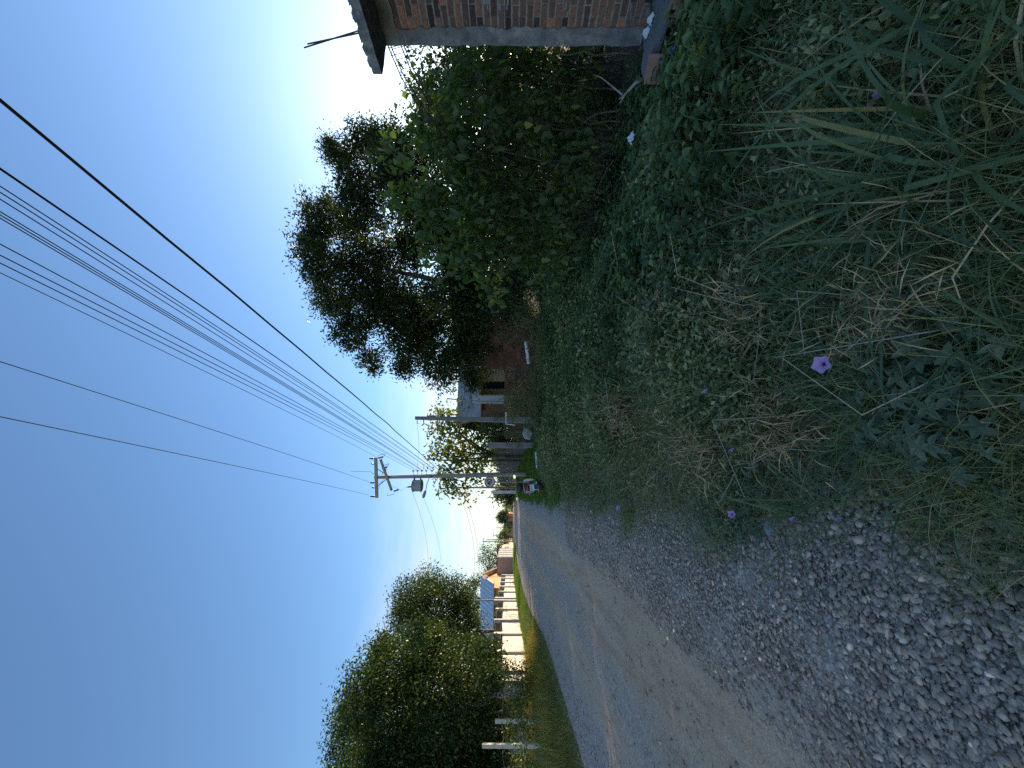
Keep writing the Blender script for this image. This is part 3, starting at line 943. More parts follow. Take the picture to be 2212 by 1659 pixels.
def make_utility_pole():
    base = np.array([PB[0], PB[1], PZ])
    t = thing('utility_pole', base, 'weathered wooden power pole with crossarm and grey transformer beside the motorbike', 'utility pole')
    H = PT[2]
    zs = np.linspace(PZ - 0.2, H, 12)
    MB().tube([pole_at(z) for z in zs], [0.145 - 0.05 * i / 11 for i in range(12)], 14).build('pole_shaft', 'pole_wood', t, smooth=True)
    ends = at_depth(811, 988, 22.85), at_depth(815, 1075, 22.85)
    a, b = np.array(ends[0]), np.array(ends[1])
    mid = (a + b) / 2; zc = mid[2]
    a = np.array([a[0], a[1] - .02, zc + .03]); b = np.array([b[0], b[1] - .02, zc - .03])
    cx = (a + b) / 2
    m = MB()
    d = unit(b - a)
    n = np.cross(d, [0, 0, 1.0])
    def arm(mb, a, b, w, h):
        d = unit(np.array(b) - a); n = unit(np.cross(d, [0, 0, 1.0])); u = np.cross(n, d)
        mb.extr([a + n * w / 2 + u * h / 2, a - n * w / 2 + u * h / 2, a - n * w / 2 - u * h / 2, a + n * w / 2 - u * h / 2], np.array(b) - a)
    arm(m, a, b, 0.12, 0.16)
    m.build('crossarm', 'pole_wood', t)
    p = pole_at(zc - 0.75) - np.array([0, .12, 0])
    for q in (a * .72 + b * .28, a * .28 + b * .72):
        MB().tube([q - np.array([0, 0, .06]), p], 0.022, 6).build('brace', 'dark_iron', t)
    # insulators on the crossarm: (position along the arm, height)
    for f in (0.03, 0.16, 0.63, 0.75, 0.97):
        q = a + (b - a) * f + np.array([0, 0, .08])
        long_ = f in (0.03, 0.63, 0.97)
        k = 1.0 if long_ else 0.65
        MB().lathe(q, (0, 0, 1), [(0, .015), (.06 * k, .015), (.061 * k, .055), (.10 * k, .05), (.105 * k, .035), (.15 * k, .06), (.19 * k, .05), (.2 * k, .03), (.25 * k, .045), (.29 * k, .03)], 10).build('insulator', 'insulator', t, smooth=True)
    # lower arm with fuse cutouts, set at a slant
    z2 = zc - 0.62
    c2 = pole_at(z2)
    a2 = c2 + np.array([0.95, -0.55, 0.30]); b2 = c2 + np.array([-0.75, 0.10, -0.30])
    m = MB(); arm(m, a2 - np.array([0, .16, 0]), b2 - np.array([0, .16, 0]), 0.10, 0.12); m.build('crossarm', 'pole_wood', t, label='short slanting lower crossarm')
    def cutout(p, s=1.0, tilt=0.3):
        m = MB()
        p = np.array(p)
        m.tube([p, p + np.array([.12 * s, 0, -.04])], 0.02, 6)
        m.lathe(p + np.array([.14 * s, 0, .17 * s]), (tilt, 0, -1), [(0, .02), (.03, .05), (.07, .05), (.08, .03), (.12, .055), (.16, .05), (.17, .03), (.22, .055), (.27, .05), (.30, .02)], 9)
        m.tube([p + np.array([.14 * s, 0, .17 * s]), p + np.array([.30 * s, 0, .20 * s]), p + np.array([.40 * s, 0, -.20 * s]), p + np.array([.24 * s, 0, -.15 * s])], 0.014, 5)
        return m
    for k, q in enumerate((a2 * .95 + b2 * .05, a2 * .62 + b2 * .38, b2 * .95 + a2 * .05)):
        s = 1 if k < 2 else -1
        cutout(q - np.array([0, .22, 0.02]), s).build('fuse_cutout', 'insulator', t)
    # transformer tank
    tc = at_depth(901, 1049, 22.85)
    m = MB()
    m.lathe(tc + np.array([0, 0, -.30]), (0, 0, 1), [(0, .30), (.03, .36), (.10, .36), (.11, .33), (.46, .33), (.47, .36), (.52, .36), (.56, .31), (.62, .14), (.63, .02)], 20)
    tk = m.build('transformer', 'steel_grey', t, smooth=False)
    m = MB()
    m.lathe(tc + np.array([-.06, -.08, .30]), (-.1, -.1, 1), [(0, .05), (.05, .06), (.06, .035), (.10, .06), (.12, .035), (.16, .055), (.18, .03), (.22, .045), (.25, .012), (.34, .01)], 9)
    m.build('bushing', 'insulator', tk)
    for dz in (-.2, .15):
        MB().box(tuple(tc + np.array([.28, -.06, dz])), tuple(tc + np.array([.62, .06, dz + .05]))).build('bracket', 'dark_iron', t)
    # rack of spool insulators for the low lines
    for x in (893, 902, 911, 921, 933):
        q = at_depth(x, 1017, 22.9)
        m = MB()
        c = pole_at(q[2])
        m.tube([c, q], 0.012, 5)
        m.lathe(q - np.array([0, 0, .05]), (0, 0, 1), [(0, .045), (.02, .05), (.035, .028), (.065, .028), (.08, .05), (.10, .045)], 9)
        m.build('insulator', 'insulator', t, smooth=False)
    # street lamp on a long arm
    s0 = pole_at(at_depth(928, 1028, 22.9)[2]); e = at_depth(925, 1064, 22.2)
    s1 = at_depth(919, 1062, 22.3)
    lamp = MB().tube([s0, s0 * .5 + s1 * .5 + np.array([0, 0, .04]), s1], 0.022, 7).build('lamp_arm', 'steel_grey', t)
    hd = at_depth(918, 1062, 22.3)
    e2 = at_depth(914, 1077, 22.1)
    hd, e2 = at_depth(919, 1060, 22.3), at_depth(914, 1076, 22.2)
    dd = e2 - hd
    m = MB()
    m.tube([hd - dd * .05, hd + dd * .12, hd + dd * .75, hd + dd * 1.0], [.03, .075, .085, .05], 8)
    m.build('lamp_head', 'steel_grey', lamp, smooth=False)
    # thin rod and loose leads by the crossarm
    MB().tube([cx + np.array([.25, 0, .08]), cx + np.array([.2, 0, .25]), cx + np.array([.33, 0, .35]), cx + np.array([.36, 0, 1.5])], 0.014, 5).build('lightning_rod', 'dark_iron', t)
    m = MB()
    for k in range(7):
        s = a + (b - a) * (.1 + .8 * random.random()); e = c2 + np.array([random.uniform(-.6, .8), -.3, random.uniform(-.3, .3)])
        mid = (s + e) / 2 + np.array([random.uniform(-.3, .3), -.15, -.25])
        MB().tube([s, mid, e], .006, 4).build('jumper_lead', 'wire_black', t)
    MB().tube([c2 + np.array([-.5, -.2, -.3]), tc + np.array([-.3, -.1, .8]), tc + np.array([-.1, -.1, .64])], .006, 4).build('jumper_lead', 'wire_black', t)
    for k in range(4):
        s = at_depth(906 + 8 * k, 1018, 22.9)
        MB().tube([s, s + np.array([.35, -.2, random.uniform(-.1, .25)]), s + np.array([.5, -.1, random.uniform(-.4, -.1)]), s + np.array([.1, -.1, -.3])], .006, 4).build('jumper_lead', 'wire_black', t)


make_utility_pole()

# ------------------------------------------------------------------ overhead lines
def line(p_far, p_near, r, label, group, mat='wire_black', beyond=0.35, sag=0.12, name='power_line', r_far=None, wob=0):
    p0 = np.array(p_far); p1 = np.array(p_near)
    L = np.linalg.norm(p1 - p0)
    n = 26
    T = np.linspace(0, 1 + beyond, n)
    pts = [p0 + (p1 - p0) * t + np.array([0, 0, -4 * sag * t * (1 - t)]) + rng.normal(size=3) * wob for t in T]
    rr = [(r_far or r) + (r - (r_far or r)) * min(1, t) for t in T]
    o = MB().tube(pts, rr, 6).build(name, mat, smooth=True)
    return tag(o, label, 'cable', group)


def make_lines():
    def nearp(y, zc):
        return at_depth(0, y, zc * FPX / 1106)
    G1 = 'high voltage lines on the crossarm'
    line(at_depth(811, 986, 22.85), nearp(589, 7.7), 0.0075, 'high voltage line to the crossarm end closest to the brick house', G1)
    line(at_depth(803, 1043, 22.85), nearp(781, 7.7), 0.0075, 'middle high voltage line to the crossarm, lone line across open sky', G1)
    line(at_depth(796, 1069, 22.85), nearp(900, 7.7), 0.0075, 'high voltage line to the crossarm end over the road', G1)
    G2 = 'low voltage lines on the insulator rack'
    lab = 'thin black line in the close bundle above the thick twisted cable'
    ends = [(893, 568), (900, 552), (902, 551), (904, 527), (911, 471), (913, 464), (915, 457), (922, 430), (932, 415), (934, 402)]
    for x, y in ends[:1] + ends[2:]:
        line(at_depth(x, 1017, 22.9), nearp(y, 5.75 - (x - 893) * .012), 0.0072, lab, G2)
    for k in (0, 1):
        line(at_depth(938 + k, 1015, 22.9), nearp(363 + k * 2.5, 5.1), 0.0085, 'double dark line running just above the thick twisted cable', 'paired telephone lines')
    line(at_depth(946, 1014, 22.9), nearp(217, 4.5), 0.0175, 'thick black twisted cable, lowest and heaviest of the overhead lines', 'overhead cables', r_far=0.014, wob=0.006)
    # service drops
    q = at_depth(900, 1014, 22.9)
    line(q, at_depth(899, 906, 16.0), 0.005, 'thin service wire from the power pole to the square concrete pole', 'service wires', 'wire_alu', 0, 0.12)
    line(at_depth(888, 1056, 23), at_depth(920, 1255, 34), 0.007, 'upper of two wires sagging over the street to the dark left tree', 'service wires over the street', 'wire_alu', 0, 0.5)
    line(at_depth(893, 1030, 23), at_depth(951, 1252, 36), 0.007, 'lower of two wires sagging over the street to the dark left tree', 'service wires over the street', 'wire_alu', 0, 0.6)


make_lines()


# ================================================================== SPEED SIGN
def make_sign():
    c = at_depth(1058, 1041, 21.5)
    b = np.array([c[0], c[1] + .03, float(tz(c[0], c[1]))])
    t = thing('speed_sign', b, 'round red-rimmed 40 speed limit sign on a thin grey post', 'road sign')
    R = 0.30
    n = np.array([-0.05, -1, 0]); n /= np.linalg.norm(n)
    MB().tube([b - np.array([0, 0, .1]), np.array([c[0], c[1] + .03, c[2] + .2])], 0.028, 8).build('post', 'steel_grey', t)
    MB().lathe(c, n, [(-.012, .001), (-.012, R), (0, R), (0.001, .001)], 40).build('sign_plate', 'sign_white', t)
    m = MB()
    ring = []
    k = 48
    u = np.array([1.0, -.05, 0]); u /= np.linalg.norm(u); w = np.array([0, 0, 1.0])
    for i in range(k):
        a = 2 * PI * i / k
        dv = math.cos(a) * u + math.sin(a) * w
        ring += [c + dv * (R - .052) + n * .004, c + dv * (R + .002) + n * .004]
    m.add(ring, [(2 * i, 2 * i + 1, (2 * i + 3) % (2 * k), (2 * i + 2) % (2 * k)) for i in range(k)])
    m.build('red_rim', 'sign_red', t)
    cu = bpy.data.curves.new('numerals', 'FONT'); cu.body = '40'; cu.align_x = 'CENTER'; cu.align_y = 'CENTER'; cu.size = 0.36; cu.extrude = 0.001; cu.offset = 0.006
    cu.materials.append(MAT['sign_black'])
    o = bpy.data.objects.new('numerals', cu); COL.objects.link(o); o.parent = t
    o.location = Vector(c + n * .007 - b + np.array([0, 0, 0.01]))
    o.rotation_euler = (PI / 2, 0, -0.05)
    o.scale = (0.92, 1.12, 1)
    me = bpy.data.meshes.new_from_object(o.evaluated_get(bpy.context.evaluated_depsgraph_get()))
    n2 = bpy.data.objects.new('numerals', me); COL.objects.link(n2)
    n2.parent = t; n2.location = o.location; n2.rotation_euler = o.rotation_euler; n2.scale = o.scale
    bpy.data.objects.remove(o); n2.name = 'numerals'


make_sign()


# ================================================================== MOTORBIKE seen from behind
def make_motorbike():
    p = at_depth(1176, 1046, 15.2)
    z = float(tz(p[0], p[1]))
    t = thing('motorbike', (p[0], p[1], z + .02), 'dark red scooter-style motorbike with white leg shields parked on the grass, seen from behind', 'motorbike', rz=-0.10)
    t.rotation_euler.y = -0.14
    P = dict(parent=t, local=True)
    def wheel(y):
        m = MB(); m.lathe((-.05, y, .29), (1, 0, 0), [(0, .2), (0, .25), (.012, .28), (.035, .292), (.065, .292), (.088, .28), (.1, .25), (.1, .2)], 28)
        w = m.build('tyre', 'rubber', smooth=True, **P)
        m = MB(); m.lathe((-.03, y, .29), (1, 0, 0), [(0, .18), (0, .205), (.06, .205), (.06, .18)], 24)
        m.lathe((-.05, y, .29), (1, 0, 0), [(0, .01), (0, .045), (.1, .045), (.1, .01)], 12)
        for k in range(8):
            a = k * PI / 4
            m.tube([(0, y, .29), (0, y + .19 * math.cos(a), .29 + .19 * math.sin(a))], .008, 4)
        m.build('rim', 'chrome', parent=w, local=True)
    wheel(-.62); wheel(.62)
    m = MB()   # rear mudguard
    arc = [(-.62 + .335 * math.cos(a), .29 + .335 * math.sin(a)) for a in np.linspace(math.radians(60), math.radians(200), 9)]
    for (y0, z0), (y1, z1) in zip(arc, arc[1:]):
        m.add([(-.075, y0, z0), (.075, y0, z0), (.075, y1, z1), (-.075, y1, z1), (-.075, y0, z0 + .012), (.075, y0, z0 + .012), (.075, y1, z1 + .012), (-.075, y1, z1 + .012)],
              [(0, 1, 2, 3), (7, 6, 5, 4), (0, 4, 5, 1), (2, 6, 7, 3), (1, 5, 6, 2), (0, 3, 7, 4)])
    m.build('mudguard', 'black_plastic', **P)
    def loft(secs, mat, name):
        m = MB(); vs = []
        for y, zc, hw, hh in secs:
            for a in np.linspace(0, 2 * PI, 14, endpoint=False):
                vs.append((hw * math.copysign(abs(math.cos(a)) ** .7, math.cos(a)), y, zc + hh * math.copysign(abs(math.sin(a)) ** .7, math.sin(a))))
        k = 14
        fs = [(i * k + j, i * k + (j + 1) % k, (i + 1) * k + (j + 1) % k, (i + 1) * k + j) for i in range(len(secs) - 1) for j in range(k)]
        fs += [tuple(range(k))[::-1], tuple(range((len(secs) - 1) * k, len(secs) * k))]
        m.add(vs, fs); return m.build(name, mat, smooth=True, **P)
    loft([(-.86, .74, .05, .04), (-.80, .735, .10, .075), (-.6, .70, .125, .10), (-.3, .64, .12, .11), (-.05, .55, .09, .10), (.1, .50, .06, .07)], 'bike_red', 'body')
    loft([(-.84, .80, .05, .02), (-.78, .81, .10, .04), (-.5, .80, .13, .05), (-.1, .77, .125, .05), (.12, .74, .08, .04)], 'black_plastic', 'seat')
    loft([(-.885, .70, .05, .02), (-.875, .71, .085, .045), (-.82, .715, .095, .05), (-.78, .715, .06, .04)], 'tail_red', 'tail_lamp')
    m = MB()   # luggage rail round the tail
    m.tube([(.13, -.45, .80), (.145, -.7, .83), (.11, -.88, .84), (0, -.93, .84), (-.11, -.88, .84), (-.145, -.7, .83), (-.13, -.45, .80)], .016, 8)
    m.build('luggage_rail', 'bike_pink', smooth=True, **P)
    m = MB(); m.box((-.105, -.905, .47), (.105, -.895, .63), rot=Matrix.Rotation(-.15, 3, 'X')); pl = m.build('number_plate', 'sign_white', **P)
    m = MB()
    for z0 in (.565, .505):
        for i in range(3):
            x0 = -.075 + i * .055
            m.tube([(x0, -.909 + (.55 - z0) * .15, z0), (x0 + .03, -.909 + (.55 - z0) * .15, z0), (x0 + .03, -.909 + (.55 - z0) * .15, z0 + .035), (x0, -.909 + (.55 - z0) * .15, z0 + .035), (x0, -.909 + (.55 - z0) * .15, z0)], .005, 4)
    m.build('plate_marks', 'steel_grey', parent=pl, local=True)
    for s in (-1, 1):
        m = MB()
        m.extr([(s * .18, .42, .36), (s * .255, .34, .44), (s * .285, .36, .62), (s * .25, .42, .78), (s * .185, .45, .80)], (0, .03, 0))
        m.build('leg_shield', 'white_paint', **P)
        m = MB(); m.tube([(s * .10, -.84, .66), (s * .2, -.86, .66)], .01, 5); m.lathe((s * .19, -.87, .66), (s, 0, 0), [(0, .01), (.01, .032), (.05, .03), (.065, .01)], 9)
        m.build('indicator', 'clay_orange', **P)
        m = MB(); m.tube([(s * .30, .42, 1.0), (s * .40, .38, 1.10)], .008, 5)
        q = m.build('mirror', 'black_plastic', **P)
        m = MB()
        pts = [(s * .43 + .075 * math.cos(a), .37, 1.13 + .05 * math.sin(a)) for a in np.linspace(0, 2 * PI, 14, endpoint=False)]
        m.extr(pts, (0, .012, 0)); m.build('mirror_glass', 'mirror_glass', parent=q, local=True)
        m = MB(); m.tube([(s * .08, -.15, .30), (s * .24, -.18, .29)], .018, 6); m.build('footrest', 'white_paint' if s < 0 else 'rubber', **P)
        m = MB(); m.tube([(s * .09, -.62, .30), (s * .10, -.5, .62)], .022, 8); m.build('shock_absorber', 'chrome', **P)
    m = MB(); m.tube([(-.34, .36, .98), (-.2, .42, .99), (0, .46, .98), (.2, .42, .99), (.34, .36, .98)], .016, 8); m.build('handlebar', 'rubber', smooth=True, **P)
    loft([(.36, .97, .10, .09), (.46, .98, .17, .13), (.56, .96, .16, .14), (.66, .92, .09, .09)], 'black_plastic', 'headlamp_cowl')
    loft([(.38, .55, .09, .2), (.48, .62, .11, .28), (.58, .66, .10, .25), (.66, .72, .05, .12)], 'bike_red', 'front_fairing')
    m = MB(); m.tube([(.13, -.15, .28), (.15, -.5, .29), (.16, -.85, .36)], [.03, .045, .05], 10); m.build('exhaust', 'chrome', smooth=True, **P)
    loft([(-.35, .33, .06, .08), (-.1, .32, .12, .12), (.15, .33, .11, .12), (.3, .36, .06, .08)], 'steel_grey', 'engine')
    m = MB(); m.tube([(-.09, -.1, .27), (-.28, -.05, -.0)], .012, 6); m.build('side_stand', 'dark_iron', **P)
    m = MB(); m.tube([(.07, .62, .29), (.07, .45, .85)], .022, 7); m.tube([(-.07, .62, .29), (-.07, .45, .85)], .022, 7); m.build('fork', 'chrome', **P)


make_motorbike()

# ================================================================== LEFT: GARDEN WALL, HOUSES
def wallx(Y):
    return -7.9 - 0.055 * (Y - 21.4)


def make_garden_wall():
    Y = [21.6, 25.5, 29.5, 33.5, 37.8, 42.0, 43.4, 47.5, 51.5, 55.5, 59.5, 63.5]
    b = np.array([wallx(Y[0]), Y[0], float(tz(wallx(Y[0]), Y[0]))])
    t = thing('garden_wall', b, 'long white rendered garden wall with rounded posts and iron railings, lit by the sun', 'wall')
    gz = lambda y: float(tz(wallx(y), y))
    for i, y in enumerate(Y[1:], 1):
        x, z = wallx(y), gz(y)
        H = 1.95 if i not in (5, 6) else 2.25
        w = 0.17
        prof = [(-w, -0.2), (w, -0.2), (w, H - .14), (w * .8, H - .04), (w * .4, H), (-w * .4, H), (-w * .8, H - .04), (-w, H - .14)]
        m = MB(); m.extr([(x - .15, y + a, z + h) for a, h in prof], (0.38, 0, 0)); m.build('wall_post', 'white_render', t)
    for i in range(len(Y) - 1):
        y0, y1 = Y[i] + (0.17 if i else 0.1), Y[i + 1] - 0.17
        if i == 5:
            continue
        hh = 1.32
        m = MB()
        z0, z1 = gz(y0), gz(y1)
        n = 6
        for k in range(n):
            a, c = y0 + (y1 - y0) * k / n, y0 + (y1 - y0) * (k + 1) / n
            xa, xc = wallx(a), wallx(c); za, zc = z0 + (z1 - z0) * k / n, z0 + (z1 - z0) * (k + 1) / n
            m.extr([(xa + .08, a, za - .3), (xc + .08, c, zc - .3), (xc + .08, c, zc + hh), (xa + .08, a, za + hh)], (-.16, 0, 0))
        m.build('wall_panel', 'white_render', t)
        m = MB()
        nb = int((y1 - y0) / 0.13)
        for h in (1.42, 1.80):
            m.tube([(wallx(y0), y0, z0 + h), (wallx(y1), y1, z1 + h)], .022, 4)
        for k in range(1, nb):
            yy = y0 + (y1 - y0) * k / nb; zz = z0 + (z1 - z0) * k / nb
            m.tube([(wallx(yy), yy, zz + hh - .01), (wallx(yy), yy, zz + 1.86)], .013, 4, cap=False)
        m.build('railing', 'dark_iron', t)


make_garden_wall()


def make_gate_pillar():
    b = np.array([-7.75, 20.6, float(tz(-7.75, 20.6))])
    t = thing('gate_pillar', b, 'grey block pillar at the near end of the white garden wall', 'pillar')
    m = MB()
    for k in range(7):
        m.box((b[0] - .32, b[1] - .32, b[2] - .2 + k * .33), (b[0] + .32, b[1] + .32, b[2] - .2 + k * .33 + .318), jit=.008)
    m.build('block_shaft', 'grey_block', t)
    MB().box((b[0] + .15, b[1] + .4, b[2] - .2), (b[0] + .45, b[1] + .62, b[2] + 2.0)).build('cream_jamb', 'cream_paint', t)


make_gate_pillar()


def house(name, lo, hi, roofz, ridge, label, wall='pale_wall', roof='roof_old', over=0.35, openings=(), ribs=True, fascia=None, axis='x'):
    """gabled house; ridge along x or y; openings: (face, u0, u1, z0, z1, kind)"""
    x0, y0 = lo; x1, y1 = hi
    zb = float(min(tz(x0, y0), tz(x1, y1))) - .3
    t = thing(name, ((x0 + x1) / 2, (y0 + y1) / 2, zb + .3), label, 'house')
    m = MB()
    if axis == 'x':
        ym = (y0 + y1) / 2
        m.extr([(x0, y0, zb), (x0, y1, zb), (x0, y1, roofz), (x0, ym, ridge), (x0, y0, roofz)], (x1 - x0, 0, 0))
    else:
        xm = (x0 + x1) / 2
        m.extr([(x0, y0, zb), (x1, y0, zb), (x1, y0, roofz), (xm, y0, ridge), (x0, y0, roofz)], (0, y1 - y0, 0))
    m.build('wall', wall, t)
    m = MB()
    if axis == 'x':
        ym = (y0 + y1) / 2; s = (ridge - roofz) / (ym - y0)
        for sg, ye in ((-1, y0 - over), (1, y1 + over)):
            ze = roofz - over * s + .05
            m.extr([(x0 - over, ye, ze), (x1 + over, ye, ze), (x1 + over, ym, ridge + .05), (x0 - over, ym, ridge + .05)], (0, 0, .06))
            if ribs:
                k = int((x1 - x0 + 2 * over) / 0.6)
                for i in range(k + 1):
                    xx = x0 - over + (x1 - x0 + 2 * over) * i / k
                    m.tube([(xx, ye, ze + .07), (xx, ym, ridge + .12)], .035, 5)
    else:
        xm = (x0 + x1) / 2; s = (ridge - roofz) / (xm - x0)
        for sg, xe in ((-1, x0 - over), (1, x1 + over)):
            ze = roofz - over * s + .05
            m.extr([(xe, y0 - over, ze), (xe, y1 + over, ze), (xm, y1 + over, ridge + .05), (xm, y0 - over, ridge + .05)], (0, 0, .06))
            if ribs:
                k = int((y1 - y0 + 2 * over) / 0.5)
                for i in range(k + 1):
                    yy = y0 - over + (y1 - y0 + 2 * over) * i / k
                    m.tube([(xe, yy, ze + .07), (xm, yy, ridge + .12)], .03, 5)
    rf = m.build('roof', roof, t)
    if fascia:
        m = MB()
        if axis == 'x':
            for xx in (x0 - over - .02, x1 + over - .02):
                m.tube([(xx, y0 - over, roofz - over * s + .02), (xx, ym, ridge + .03), (xx, y1 + over, roofz - over * s + .02)], .11, 4)
            m.tube([(x0 - over, y0 - over - .02, roofz - over * s + .04), (x1 + over, y0 - over - .02, roofz - over * s + .04)], .10, 4)
        else:
            for yy in (y0 - over - .02, y1 + over - .02):
                m.tube([(x0 - over, yy, roofz - over * s + .02), (xm, yy, ridge + .03), (x1 + over, yy, roofz - over * s + .02)], .09, 4)
        m.build('fascia', fascia, rf)
    for face, u0, u1, z0, z1, kind in openings:
        nm = 'door' if kind == 'door' else 'window'
        mt = 'window_dark' if kind != 'door' else 'brown_wood'
        m, f = MB(), MB()
        z0 += zb + .3; z1 += zb + .3
        if face == 'y-':
            m.box((u0, y0 - .012, z0), (u1, y0 + .1, z1)); fr = lambda a, b, c, d: f.box((a, y0 - .04, c), (b, y0 - .013, d))
        elif face == 'x+':
            m.box((x1 - .1, u0, z0), (x1 + .012, u1, z1)); fr = lambda a, b, c, d: f.box((x1 + .013, a, c), (x1 + .04, b, d))
        else:
            m.box((x0 - .012, u0, z0), (x0 + .1, u1, z1)); fr = lambda a, b, c, d: f.box((x0 - .04, a, c), (x0 - .013, b, d))
        w = m.build(nm, mt, t)
        fr(u0 - .06, u1 + .06, z1, z1 + .07); fr(u0 - .06, u1 + .06, z0 - .07, z0); fr(u0 - .06, u0, z0, z1); fr(u1, u1 + .06, z0, z1)
        f.build('frame', 'white_paint', w)
    return t


house('orange_house', (-20.0, 61.5), (-11.4, 74.5), 4.25, 6.35, 'orange house with a blue-grey ribbed metal roof behind the white garden wall', 'orange_paint', 'roof_metal', 0.7,
      [('x+', 65.5, 67.2, 1.0, 2.2, 'window'), ('y-', -14.5, -13.2, 1.0, 2.2, 'window')], True, 'cream_paint')
house('white_house', (-22, 26.5), (-12.0, 35.0), 3.4, 4.8, 'low white-walled house hidden behind the big dark tree on the left', 'pale_wall', 'roof_old', 0.6,
      [('y-', -14.0, -13.1, 0.1, 2.2, 'door'), ('y-', -17.4, -16.0, 0.9, 2.1, 'window')], True)
house('street_house', (-22, 96), (-10.0, 108), 3.6, 5.0, 'small sunlit house with a pale gable beyond the grey block wall', 'cream_paint', 'roof_old', 0.4, [('x+', 100, 101.5, 1, 2.2, 'window'), ('x+', 103, 104, 0.1, 2.2, 'door')])
house('street_house', (-24, 122), (-12.0, 136), 3.3, 5.2, 'dark-roofed house with a cream front, second one beyond the grey block wall', 'beige_paint', 'concrete_dark', 0.6, [('x+', 126, 127.5, 1, 2.2, 'window'), ('x+', 130, 131.2, 1, 2.2, 'window')])
house('street_house', (-14, 176), (-4.0, 190), 3.4, 4.8, 'tiny orange-fronted house near the vanishing end of the street', 'orange_paint', 'roof_old', 0.5, [('y-', -9, -7, .1, 2.2, 'door')])
house('street_house', (4.0, 205), (14, 220), 3.4, 5.4, 'tiny bluish house at the very end of the street', 'pale_wall', 'roof_metal', 0.5)


def make_block_wall():
    x0, y0, y1 = -8.7, 72.0, 86.0
    z = float(tz(x0, y0))
    t = thing('block_wall', (x0, y0, z), 'tall grey concrete block enclosure wall beyond the white wall', 'wall')
    MB().box((x0 - 4.5, y0, z - .3), (x0, y0 + .2, z + 2.75)).build('front_panel', 'grey_block', t)
    MB().box((x0 - .2, y0 + .2, z - .3), (x0, y1, z + 2.75)).build('side_panel', 'grey_block', t)
    m = MB()
    for y in np.linspace(y0 + .25, y1, 5):
        m.box((x0 - .25, y - .12, z - .3), (x0 + .06, y + .12, z + 2.8))
    m.build('pilaster', 'concrete_post', t)
    m = MB()
    m.box((x0 - 4.5, y0 - .05, z + 2.75), (x0 + .08, y0 + .25, z + 2.87)); m.box((x0 - .25, y0 + .25, z + 2.75), (x0 + .08, y1, z + 2.87))
    m.build('coping', 'concrete_post', t)


make_block_wall()


def make_small_sign():
    c = at_depth(1048, 1246, 52.0)
    b = np.array([c[0], c[1], float(tz(c[0], c[1]))])
    t = thing('street_sign', b, 'small orange and white roadside sign above the far end of the white wall', 'road sign')
    MB().tube([b, c], .035, 6).build('post', 'steel_grey', t)
    n = unit(np.array([0.75, -.65, 0.])); u = np.cross(n, [0, 0, 1.0])
    m = MB(); m.extr([c + u * .42 * math.cos(a) + np.array([0, 0, .42 * math.sin(a)]) for a in np.linspace(0, 2 * PI, 20, endpoint=False)], -n * .03); m.build('sign_plate', 'clay_orange', t)
    m = MB(); m.extr([c + n * .006 + u * .3 * math.cos(a) + np.array([0, 0, .3 * math.sin(a)]) for a in np.linspace(0, 2 * PI, 20, endpoint=False)], -n * .003); m.build('sign_face', 'sign_white', t)


make_small_sign()


def make_wire_fence():
    P = [at_depth(1105, 1659 + 120, 9.5), at_depth(1105, 1611, 12.6), at_depth(1105, 1558, 14.2), np.array([-7.5, 20.1, 1.5])]
    b = np.array([P[1][0], P[1][1], float(tz(P[1][0], P[1][1]))])
    t = thing('wire_fence', b, 'wire fence on slim cream posts in front of the white house', 'fence')
    for k, p in enumerate(P[:3]):
        z = float(tz(p[0], p[1])); h = (2.2, 2.15, 1.7)[k]
        MB().box((p[0] - .055, p[1] - .055, z - .2), (p[0] + .055, p[1] + .055, z + h), jit=.008).build('post', 'cream_paint', t)
    for h in (0.75, 1.15, 1.5):
        pts = []
        for a, c in zip(P, P[1:]):
            for f in np.linspace(0, 1, 5)[:-1]:
                q = a + (c - a) * f
                pts.append((q[0] + .06, q[1], float(tz(q[0], q[1])) + h - .12 * 4 * f * (1 - f) * .5))
        MB().tube(pts, .008, 4).build('wire_strand', 'wire_alu', t)


make_wire_fence()


